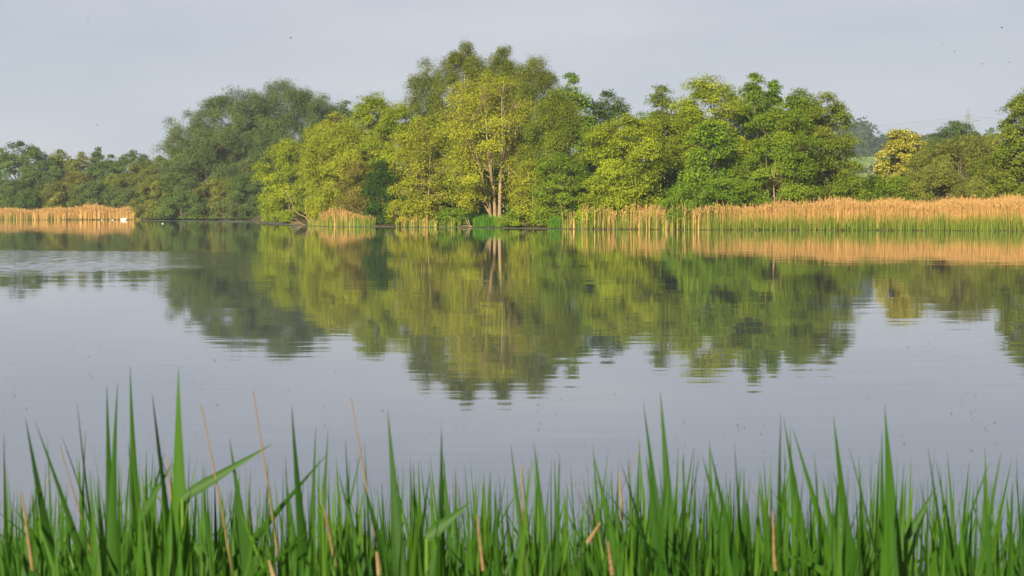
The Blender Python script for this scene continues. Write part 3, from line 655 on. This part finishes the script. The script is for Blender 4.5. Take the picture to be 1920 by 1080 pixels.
# ------------------------------------------------------------------ swan, gulls, birds
M['white_feather'] = noisemat('white_feather', (.50, .49, .46), (.60, .59, .56), sc=9, rough=.7)
M['dark_feather'] = noisemat('dark_feather', (.03, .03, .035), (.06, .06, .065), sc=9, rough=.7)
M['orange_bill'] = noisemat('orange_bill', (.6, .2, .03), (.7, .26, .04), sc=9, rough=.5)
def water_bird(kind, label, px, py, size, neck, group=None):
    Y = ground_y(py); b = P(px, py, Y); root = empty(kind, (b[0], b[1], 0), label=label, cat='bird', group=group)
    T = Tubes(); s = size
    body = smooth_path(np.array([[-.52, 0, .16], [-.34, 0, .10], [0, 0, .11], [.34, .0, .15], [.46, 0, .20]]) * s, 20)
    tt = np.linspace(0, 1, len(body)); T.add(body, s * (.02 + .19 * np.sin(np.clip(tt * 1.05, 0, 1) * math.pi) ** .6), 12)
    if neck:
        nk = smooth_path(np.array([[.36, 0, .16], [.48, .02, .26], [.42, .03, .33], [.28, .05, .33], [.16, .06, .28]]) * s, 18)
        T.add(nk, s * np.interp(np.linspace(0, 1, len(nk)), [0, .6, .8, .9, 1], [.085, .05, .055, .07, .02]), 10); bill = np.array([[.16, .06, .30], [.08, .065, .25]]) * s
    else:
        nk = smooth_path(np.array([[.36, 0, .18], [.46, 0, .30], [.50, 0, .38], [.60, 0, .37]]) * s, 12)
        T.add(nk, s * np.interp(np.linspace(0, 1, len(nk)), [0, .5, .8, 1], [.10, .08, .09, .02]), 10); bill = np.array([[.58, 0, .37], [.72, 0, .35]]) * s
    T.build('body', M['white_feather'], root)
    B = Tubes(); B.add(bill, [.03 * s, .008 * s], 6); B.build('bill', M['orange_bill'], root)
    for sg in (-1, 1):
        Wg = Tubes(); w = smooth_path(np.array([[.24, .13 * sg, .24], [0, .17 * sg, .27], [-.34, .10 * sg, .25], [-.58, .03 * sg, .22]]) * s, 12)
        Wg.add(w, s * np.interp(np.linspace(0, 1, len(w)), [0, .2, .7, 1], [.03, .12, .10, .01]), 8); Wg.build('wing', M['white_feather'], root)
water_bird('swan', 'white swan with its neck folded back, resting on the water by the distant reeds', 232, 413.0, 1.05, True)
water_bird('gull', 'small white gull on the water beside the swan', 211, 412.9, .30, False, 'white gulls near the distant reeds')
water_bird('gull', 'small white gull on the water farther from the swan, under the reeds', 191, 412.9, .26, False, 'white gulls near the distant reeds')
water_bird('gull', 'small white gull on the open water in front of the big willows', 305, 419.5, .22, False, 'white gulls near the distant reeds')
def flying_bird(label, px, py, Y, span, bank):
    c = P(px, py, Y); root = empty('flying_bird', c, label=label, cat='bird', group='birds in flight'); root.rotation_euler = (0, bank, random.uniform(-.8, .8))
    T = Tubes(); T.add(np.array([[-.32, 0, 0], [-.2, 0, .0], [0, 0, .01], [.18, 0, .02], [.27, 0, .01]]) * span, np.array([.04, .035, .07, .06, .01]) * span, 8); T.build('body', M['dark_feather'], root)
    for sg in (-1, 1):
        le = np.array([[.12, .03 * sg, .02], [.13, .22 * sg, .12], [.02, .5 * sg, .10]]) * span; te = np.array([[-.10, .03 * sg, .02], [-.06, .24 * sg, .11], [-.04, .5 * sg, .10]]) * span
        V = np.concatenate([le, te, le + [0, 0, .012], te + [0, 0, .012]]); f = []
        for k in range(2): f += [[k, k + 1, k + 4, k + 3], [6 + k, 9 + k, 10 + k, 7 + k], [k, 6 + k, 7 + k, k + 1], [3 + k, 4 + k, 10 + k, 9 + k]]
        f += [[0, 3, 9, 6], [2, 8, 11, 5]]
        link('wing', idx_mesh('wing', V, np.array(f), smooth=False), M['dark_feather'], root)
for a in [('dark bird flying above the slope of the big willows', 545, 71, 120, .30, .3), ('dark bird flying low in the empty sky before the big willows', 182, 234, 130, .22, .1),
          ('small dark bird high above the far west bank', 165, 35, 150, .24, -.2), ('dark bird high over the edge tree, largest of the birds on its side', 1878, 52, 90, .22, .5),
          ('tiny bird high between the hillside and the top of the photo', 1790, 97, 130, .20, .2), ('tiny bird gliding above the pylon', 1842, 120, 130, .20, .4), ('tiny bird flying close over the edge tree', 1893, 117, 130, .20, -.3),
          ('tiny bird up above the blossoming hawthorn', 1766, 83, 140, .17, .1)]: flying_bird(*a)

# ------------------------------------------------------------------ pylon
def pylon():
    Y = 1420.; top = P(1815, 204, Y); bz = float(gz(top[0], Y)); H = top[2] - bz
    m = noisemat('galvanised_steel', (.16, .17, .18), (.24, .25, .26), sc=.5, rough=.6)
    root = empty('electricity_pylon', (top[0], Y, bz), label='grey lattice electricity pylon on the horizon above the green dome tree', cat='pylon')
    T = Tubes(); hw = lambda z: np.interp(z / H, [0, .55, .8, 1], [3.4, 1.7, 1.1, .15]); lv = np.linspace(0, H, 12)
    for sx in (-1, 1):
        for sy in (-1, 1): T.add(np.array([[sx * hw(z), sy * hw(z), z] for z in lv]), np.full(12, .17), 4)
    for a, b in zip(lv[:-1], lv[1:]):
        for sy in (-1, 1):
            T.add(np.array([[-hw(a), sy * hw(a), a], [hw(b), sy * hw(b), b]]), [.10, .10], 4); T.add(np.array([[hw(a), sy * hw(a), a], [-hw(b), sy * hw(b), b]]), [.10, .10], 4)
            T.add(np.array([[-hw(b), sy * hw(b), b], [hw(b), sy * hw(b), b]]), [.10, .10], 4)
    T.build('lattice_tower', m, root)
    zs = [H - 8.0]; arms = []
    for z, half in ((H - 4.6, 3.2), (H - 7.8, 8.6)):
        A = Tubes()
        for sg in (-1, 1):
            A.add(np.array([[0, 0, z + .9], [sg * half, 0, z - .35]]), [.2, .16], 4); A.add(np.array([[0, 0, z - 1.2], [sg * half, 0, z - .4]]), [.18, .14], 4)
            for q in np.linspace(.25, .8, 4): A.add(np.array([[sg * half * q, 0, z + .9 - 1.25 * q], [sg * half * q, 0, z - 1.2 + .8 * q]]), [.1, .1], 4)
            arms.append((sg * half, z - .6))
        A.build('crossarm', m, root)
    m2 = noisemat('power_line', (.10, .105, .11), (.15, .155, .16), sc=.5, rough=.6)
    for k, (xa, za) in enumerate(arms):
        for sg, end in ((-1, -330), (1, 330)):
            t = np.linspace(0, 1, 24)[:, None]; a = np.array([xa, 0, za]); b = np.array([end + xa, 120 * sg * -1, za + 2])
            q = a + (b - a) * t; q[:, 2] -= 4 * 11 * (t * (1 - t))[:, 0]
            W = Tubes(); W.add(q, np.full(24, .045), 4); W.build('wire', m2, root)
pylon()

# ------------------------------------------------------------------ near reeds in front of the camera
def reedmat(name, ca, cb, cc, trans):
    """Reed blade: own colour per blade, fine veins along it (u = across, v = along)."""
    m, t, out = newmat(name); N = t.nodes.new; K = t.links.new
    at = N('ShaderNodeAttribute'); at.attribute_name = 'tint'; uv = N('ShaderNodeUVMap')
    mpn = N('ShaderNodeMapping'); mpn.inputs['Scale'].default_value = (14, .8, 1); K(uv.outputs[0], mpn.inputs[0])
    n = N('ShaderNodeTexNoise'); n.inputs['Scale'].default_value = 1.0; n.inputs['Detail'].default_value = 2; K(mpn.outputs[0], n.inputs['Vector'])
    ad = N('ShaderNodeMath'); ad.operation = 'MULTIPLY_ADD'; ad.inputs[1].default_value = .5; K(n.outputs['Fac'], ad.inputs[0])
    sb = N('ShaderNodeMath'); sb.operation = 'SUBTRACT'; sb.inputs[1].default_value = .25; K(at.outputs['Fac'], sb.inputs[0]); K(sb.outputs[0], ad.inputs[2])
    r = N('ShaderNodeValToRGB'); e = r.color_ramp.elements; e[0].color = (*ca, 1); e[1].color = (*cc, 1); q = e.new(.5); q.color = (*cb, 1); K(ad.outputs[0], r.inputs[0])
    p = N('ShaderNodeBsdfPrincipled'); p.inputs['Roughness'].default_value = .5; p.inputs['Specular IOR Level'].default_value = .2
    tr = N('ShaderNodeBsdfTranslucent'); mxs = N('ShaderNodeMixShader'); mxs.inputs[0].default_value = trans
    K(r.outputs[0], p.inputs['Base Color']); K(r.outputs[0], tr.inputs['Color']); K(p.outputs[0], mxs.inputs[1]); K(tr.outputs[0], mxs.inputs[2]); K(mxs.outputs[0], out.inputs[0])
    return m
M['reed'] = reedmat('reed_blade', (.022, .075, .007), (.046, .13, .009), (.09, .19, .014), .36)
M['reed_stem'] = reedmat('reed_stem', (.04, .10, .015), (.08, .16, .02), (.14, .22, .03), .1)
M['straw'] = reedmat('old_reed_straw', (.13, .085, .04), (.22, .145, .065), (.33, .24, .12), .1)

def blade_geo(st, dr, bend, Ln, wmax, side, fold, tw, n=13, neck=.5):
    """One reed leaf as a 3-wide strip: returns verts, faces, uv per loop."""
    s = np.linspace(0, 1, n)[:, None]
    c = st + dr * Ln * s + bend * Ln * s * s
    t = np.gradient(c, axis=0); t /= np.linalg.norm(t, axis=1, keepdims=True)
    side = np.asarray(side, float)
    sd = side - t * np.sum(side * t, 1, keepdims=True); sd /= np.linalg.norm(sd, axis=1, keepdims=True) + 1e-9
    nn = np.cross(t, sd); a = tw * s; sd2 = sd * np.cos(a) + nn * np.sin(a); nn = np.cross(t, sd2)
    w = wmax * .5 * np.minimum(1, neck + 2.4 * s) * (1 - s) ** .95 * (1 - .22 * s) * 1.12 + .00025
    V = np.stack([c - sd2 * w + nn * w * fold, c, c + sd2 * w + nn * w * fold], 1).reshape(-1, 3)
    i = np.arange(n - 1)[:, None] * 3; j = np.array([0, 1])[None]
    Fq = np.stack([i + j, i + j + 1, i + 3 + j + 1, i + 3 + j], -1).reshape(-1, 4)
    uu = np.tile([0, .5, 1], n); vv = np.repeat(s[:, 0] * Ln * 10, 3)
    return V, Fq, np.stack([uu, vv], 1)[Fq.ravel()]
def uv_mesh(name, V, Fq, uv, tint):
    me = idx_mesh(name, V, Fq, True, np.full(len(Fq), tint) if np.isscalar(tint) else tint)
    l = me.uv_layers.new(name='UVMap'); l.data.foreach_set('uv', np.ascontiguousarray(uv, dtype=np.float32).ravel())
    return me
def stem_geo(pts, rad, k=5):
    T = Tubes(); T.add(pts, rad, k); V = np.concatenate(T.V); Fq = np.concatenate(T.F); uv = np.stack([np.tile(np.arange(k), len(pts)) / k, np.repeat(np.arange(len(pts)), k)], 1)[Fq.ravel()]
    return V, Fq, uv

def reed_parts(foot, top, r, wmax, nleaf, spread=1.0, hero=None):
    """Shapes of one shoot, local to its foot: a stem, a spear leaf on top, alternate leaves below it."""
    out = []; ax = top - foot; Hh = np.linalg.norm(ax); ax = ax / Hh
    spear = min(.42, Hh * .34) * r.uniform(.85, 1.15); stop = Hh - spear
    yaw = r.uniform(0, math.pi) if hero is None else hero
    pl = np.array([math.cos(yaw), math.sin(yaw), 0]); pl -= ax * (pl @ ax); pl /= np.linalg.norm(pl); sd = np.cross(ax, pl)
    cur = r.normal() * .02
    zz = np.linspace(0, 1, 6)[:, None]; pts = ax * stop * zz + pl * cur * np.sin(zz * math.pi)
    out.append(('stem', stem_geo(pts, np.linspace(.0045, .0026, 6)), 'reed_stem'))
    # spear leaf on top, nearly upright
    fa = (R(90) if hero is not None else r.uniform(0, math.pi)) + r.normal() * .25
    out.append(('leaf', blade_geo(ax * (stop - .03), ax + pl * r.normal() * .02, pl * r.normal() * .03, spear + .03, wmax * r.uniform(.85, 1.0), sd * math.cos(fa) + pl * math.sin(fa), r.uniform(.1, .4), r.normal() * .3, 13, r.uniform(.3, .6) if hero is None else r.uniform(.18, .5)), 'reed'))
    for k in range(nleaf):
        sg = 1 if k % 2 else -1; b = stop - .04 - k * r.uniform(.05, .11)
        if b < .15: break
        ang = (R(5) + R(7) * k) * r.uniform(.5, 1.7) * spread + (R(r.uniform(15, 50)) if r.random() < .14 else 0)
        Ln = min(r.uniform(.34, .54), (Hh - b) * r.uniform(.72, 1.0)); dr = ax * math.cos(ang) + pl * sg * math.sin(ang)
        dr = dr + sd * r.normal() * .08; dr /= np.linalg.norm(dr); fa = r.uniform(0, math.pi)
        bend = pl * sg * r.uniform(-.04, .14) * (1 + k * .25) - np.array([0, 0, .04 * k * r.random()])
        if r.random() < .12: bend = bend + pl * sg * .35 - np.array([0, 0, .45])
        out.append(('leaf', blade_geo(ax * b, dr, bend, Ln, wmax * r.uniform(.8, 1.3), sd * math.cos(fa) + pl * math.sin(fa), r.uniform(.1, .5), r.normal() * .8), 'reed'))
    return out

GREED = 'green reed shoots along the near bank'
def reed(foot, top, r, wmax, nleaf, label, spread=1.0, yaw=None, extra=(), tint=.42):
    root = empty('reed_shoot', foot, label=label, cat='reed', group=GREED); t0 = float(np.clip(r.normal(tint, .22 if tint > .3 else .08), .03, .95))
    for nm, g, mk in reed_parts(foot, top, r, wmax, nleaf, spread, yaw) + list(extra):
        link(nm, uv_mesh(nm, *g, float(np.clip(t0 + r.normal() * .1, 0, 1))), M[mk], root)
    return root
def foot_for(px, Y):
    x = P(px, 700, Y)[0]; return np.array([x, Y, float(gz(x, Y))])

rr_ = np.random.default_rng(77)
# shoots that stand out, by tip and foot: tip px, tip py, lean px at 300 px lower, distance, blade width, label
HERO = [
    (322, 688, 14, 3.0, .038, 'tallest reed shoot, one very broad upright blade', 2),
    (186, 718, 16, 3.1, .022, 'tall narrow reed spear with a forked tip next to the broadest blade', 2),
    (204, 722, 2, 3.15, .020, 'straight reed spear almost touching the forked one', 2),
    (224, 688, 34, 3.2, .021, 'tall curved reed blade between the forked spear and the broadest blade', 1),
    (36, 785, 80, 2.8, .026, 'broad reed leaning in from the photo edge with its tip outward', 3),
    (86, 786, 110, 2.9, .024, 'strongly slanting reed blade crossing behind the edge shoots', 3),
    (10, 815, 12, 3.3, .018, 'slim upright reed at the very edge of the near stand', 3),
    (94, 815, 14, 3.5, .016, 'thin reed rising through the slanting blades', 3),
    (140, 805, 8, 3.6, .016, 'thin upright reed short of the forked spear', 3),
    (518, 765, 55, 2.9, .028, 'tall reed with a thick dark blade beside the second dry stalk', 3),
    (432, 820, 50, 3.0, .024, 'reed with fanned blades between two dry stalks', 4),
    (575, 800, 4, 3.4, .019, 'slender straight reed beside the thick dark blade', 3),
    (594, 805, 2, 3.5, .018, 'second slender straight reed of the close pair', 3),
    (738, 770, 16, 2.9, .025, 'tall spear like reed standing clear to the side of the third dry stalk', 2),
    (818, 800, 6, 2.85, .030, 'broad stiff reed blade in the middle of the near stand', 2),
    (656, 825, 6, 3.3, .018, 'narrow reed close to the third dry stalk', 3),
    (960, 835, 48, 3.1, .022, 'reed leaning past the leaf free dry stalk', 3),
    (990, 832, 46, 3.0, .026, 'wide reed blade just past the straight bare stalk', 3),
    (870, 870, 18, 3.2, .020, 'reed with two slender parallel blades near the stand centre', 3),
    (1057, 850, -8, 3.1, .020, 'pointed reed leaning away from the broken stalk', 3),
    (1112, 850, 86, 3.0, .026, 'long slanting reed blade above the broken straw', 3),
    (1208, 755, 44, 3.1, .021, 'tall reed curving towards the highest eastern spear', 3),
    (1260, 735, -2, 2.95, .025, 'highest needle straight reed spear of the eastern half', 3),
    (1176, 830, 10, 3.3, .018, 'thin reed between the slanting blade and the curving reed', 3),
    (1282, 850, 4, 3.3, .018, 'short fine reed beside the needle straight spear', 3),
    (1326, 838, 90, 2.9, .028, 'broad reed sloping strongly to its foot behind the fine reeds', 3),
    (1390, 825, 16, 3.0, .025, 'stout reed whose blade overlaps the sloping one', 3),
    (1434, 775, 28, 2.95, .024, 'tall reed leaning beside the short dry stick', 3),
    (1458, 800, 40, 3.2, .020, 'reed with a wavy tip in the middle of a tall trio', 3),
    (1470, 785, 56, 2.95, .024, 'third and most slanting reed of the tall trio', 3),
    (1510, 795, 96, 2.95, .025, 'long oblique reed blade crossing its upright neighbours', 2),
    (1562, 780, 44, 2.9, .028, 'broad curved reed before the open gap', 3),
    (1574, 885, -30, 3.0, .028, 'wide pointed reed leaning back the other way', 2),
    (1630, 810, 28, 3.1, .022, 'long fine tipped reed beside the stiffest eastern spear', 3),
    (1673, 758, -4, 2.85, .028, 'stiff upright reed spear, tallest near the edge', 3),
    (1686, 785, 12, 2.95, .022, 'twin blade right against the stiff spear', 3),
    (1712, 905, 6, 3.3, .018, 'short upright reed after the twin blade', 3),
    (1752, 835, 46, 3.0, .022, 'curved reed standing by itself before the last group', 3),
    (1790, 860, 30, 3.1, .020, 'thin reed of the last group leaning inward', 3),
    (1852, 845, -44, 3.0, .020, 'reed of the last group leaning outward', 3),
    (1862, 925, 40, 3.0, .023, 'last low reed before the photo edge', 3),
    (1908, 945, 14, 3.2, .02, 'small reed cut by the photo edge', 3),
]
for (tx, ty, ln, Y, w, lab, nl_) in HERO:
    tp = P(tx, ty, Y); f = foot_for(tx, Y); low_ = P(tx + ln, ty + 300, Y); sl = (low_[0] - tp[0]) / max(.05, tp[2] - low_[2])
    f = np.array([tp[0] + sl * (tp[2] - f[2]) * .8, Y + rr_.normal() * .05, 0]); f[2] = float(gz(f[0], f[1]))
    reed(f, tp, rr_, w * 1.35, nl_ + 2, lab, yaw=rr_.normal() * .35, spread=.9, tint=.2)
# the ordinary shoots: tips scattered in an uneven line
n_plain = 300 - len(HERO)
LAB = 'green pointed reed shoot of ordinary height crowded among many like it in the near stand'
def plain_spot(r):
    Y = r.uniform(2.6, 5.6); px = r.uniform(-60, 1980)
    ty = 892 + 22 * math.sin(px * .013 + 1) + 16 * math.sin(px * .041) + r.normal() * 38
    if 1690 < px < 1960: ty += 55
    ty = max(ty, 830) if Y < 4 else max(ty, 850)
    tp = P(px, ty, Y); f = foot_for(px + r.normal() * 40 + 18, Y); tp[1] += r.normal() * .06
    tp[0] += r.normal() * .05
    return f, tp, Y
for i in range(n_plain):
    f, tp, Y = plain_spot(rr_); reed(f, tp, rr_, rr_.uniform(.015, .034), int(rr_.integers(3, 7)), LAB)
def reed_mass(n):
    r = np.random.default_rng(21); VV, FF, UU, TT = [], [], [], []; k = 0
    for i in range(n):
        f, tp, Y = plain_spot(r)
        if i % 3 == 0: sx = r.choice([-1, 1]) * r.uniform(.75, 1.6); f = f + np.array([sx, 0, 0]); tp = tp + np.array([sx, 0, 0])
        tp = tp - np.array([0, 0, r.uniform(0, .15)])
        t0 = float(np.clip(r.normal(.45, .2), 0, 1))
        for nm, (V, Fq, uv), mk in reed_parts(f, tp, r, r.uniform(.015, .034), int(r.integers(3, 7))):
            VV.append(V + f); FF.append(Fq + k); UU.append(uv); TT.append(np.full(len(Fq), t0)); k += len(V)
    o = link('reeds', uv_mesh('reeds', np.concatenate(VV), np.concatenate(FF), np.concatenate(UU), np.concatenate(TT)), M['reed'])
    tag(o, 'dense undergrowth of green reed blades filling the near bank between the taller shoots', 'reeds', kind='stuff')
reed_mass(1500)
# leaves that stick out sideways
def side_leaf(label, a, b, Y, w, sag=.03):
    A, B = P(*a, Y), P(*b, Y); foot = foot_for(a[0], Y); root = empty('reed_shoot', foot, label=label, cat='reed', group=GREED)
    q = np.linspace(0, 1, 5)[:, None]; pts = (A - foot) * q
    link('stem', uv_mesh('stem', *stem_geo(pts, np.linspace(.0045, .003, 5)), .6), M['reed_stem'], root)
    d = B - A; Ln = np.linalg.norm(d); d /= Ln
    link('leaf', uv_mesh('leaf', *blade_geo(A - foot, d + np.array([0, 0, sag]), np.array([0, 0, -sag]), Ln, w, np.array([-d[2], .35, d[0]]), .35, .3), .22), M['reed'], root)
side_leaf('reed with one long leaf stretching sideways towards the second dry stalk', (342, 935), (512, 832), 3.0, .020)
side_leaf('reed with a slender leaf angled sideways out of the central stand', (800, 1010), (884, 940), 2.8, .022)
side_leaf('reed with a short dark leaf crossing before the broadest blade', (262, 975), (324, 868), 3.0, .014)
side_leaf('reed with a fine leaf slanting across the last group', (1700, 1010), (1756, 912), 3.0, .014)

# dry stalks of last year
def stalk(label, a, b, Y, r0=.0035, bent=None):
    tp = P(*a, Y); lo_ = P(*b, Y); d = tp - lo_; f = lo_ - d * ((lo_[2] - .1) / max(d[2], .02)) if d[2] > .12 else lo_
    root = empty('dry_stalk', f, label=label, cat='stalk', group='dry straw stalks among the near reeds')
    n = 25; s = np.linspace(0, 1, n)[:, None]; Ls = np.linalg.norm(tp - f); side = np.array([1, 0, 0]) * rr_.normal() * .006 * Ls
    pts = (tp - f) * s + side * np.sin(s * math.pi * 2)
    rad = np.linspace(r0 * .85, r0 * .28, n); rad[[4, 9, 13, 17, 20, 22]] *= 1.35
    link('stem', uv_mesh('stem', *stem_geo(pts, rad, 7), float(rr_.uniform(.2, .7))), M['straw'], root)
    b = f * 0 + (tp - f) * .55; dd = np.array([rr_.choice([-.3, .3]), 0, .9]); Ln = .12
    link('sheath', uv_mesh('sheath', *blade_geo(b, dd / np.linalg.norm(dd), np.array([0, 0, -.3]), Ln, .006, np.array([.2, .9, 0]), .3, .8), .4), M['straw'], root)
for a in [
    ('thin dry stalk standing tall to the side of the broadest reed blade', (377, 757), (408, 1000), 3.0, .0032),
    ('tall dry stalk crossed by the long sideways leaf', (474, 732), (503, 985), 3.0, .0032),
    ('tall bent dry stalk rising beside the tall spear near the stand centre', (658, 746), (692, 960), 3.0, .0030),
    ('straight bare dry stalk in the middle of the near stand', (978, 872), (993, 1080), 2.8, .0036),
    ('short dry stalk peeping between central green blades', (894, 965), (906, 1070), 2.7, .0032),
    ('faint dry stalk before the needle straight spear', (1162, 885), (1166, 975), 3.4, .0032),
    ('broken dry straw lying aslant over the reeds', (1126, 980), (1101, 1018), 2.7, .0042),
    ('short thick dry stick below the broken straw', (1140, 1015), (1148, 1078), 2.6, .0044),
    ('dry stick close to the tall trio of reeds', (1447, 956), (1454, 1070), 2.8, .0034),
    ('leaning dry stalk at the photo edge with a pale base', (40, 923), (62, 1070), 2.8, .0032),
    ('thin reddish dry stalk behind the strongly slanting blade', (112, 835), (146, 970), 3.6, .0028),
    ('short dry stalk below the tip of the broadest blade', (314, 858), (322, 950), 3.4, .0028),
    ('dry stalk low beside the pair of slender straight reeds', (601, 925), (630, 1060), 2.9, .0032),
    ('stub of dry straw at the bottom edge of the photo', (504, 1050), (514, 1085), 2.6, .0044),
    ('low dry stalk beneath the tall bent one', (706, 1035), (710, 1078), 2.7, .0034),
]: stalk(*a)

# ------------------------------------------------------------------ morning haze over the lake and hills
def haze():
    x0, x1, y0, y1, z0, z1 = -1400, 1400, -320, 1800, -1.8, 110
    V = np.array([[x, y, z] for z in (z0, z1) for y in (y0, y1) for x in (x0, x1)], float)
    F = np.array([[0, 2, 3, 1], [4, 5, 7, 6], [0, 1, 5, 4], [2, 6, 7, 3], [0, 4, 6, 2], [1, 3, 7, 5]])
    m, t, out = newmat('haze_air'); pv = t.nodes.new('ShaderNodeVolumePrincipled')
    pv.inputs['Color'].default_value = (.72, .86, 1.0, 1); pv.inputs['Density'].default_value = HAZE; pv.inputs['Anisotropy'].default_value = 0.0
    t.links.new(pv.outputs[0], out.inputs['Volume'])
    tag(link('haze', idx_mesh('haze', V, F, smooth=False), m), 'thin bluish morning haze in the air', 'haze', kind='stuff')
HAZE = 0.00015
haze()
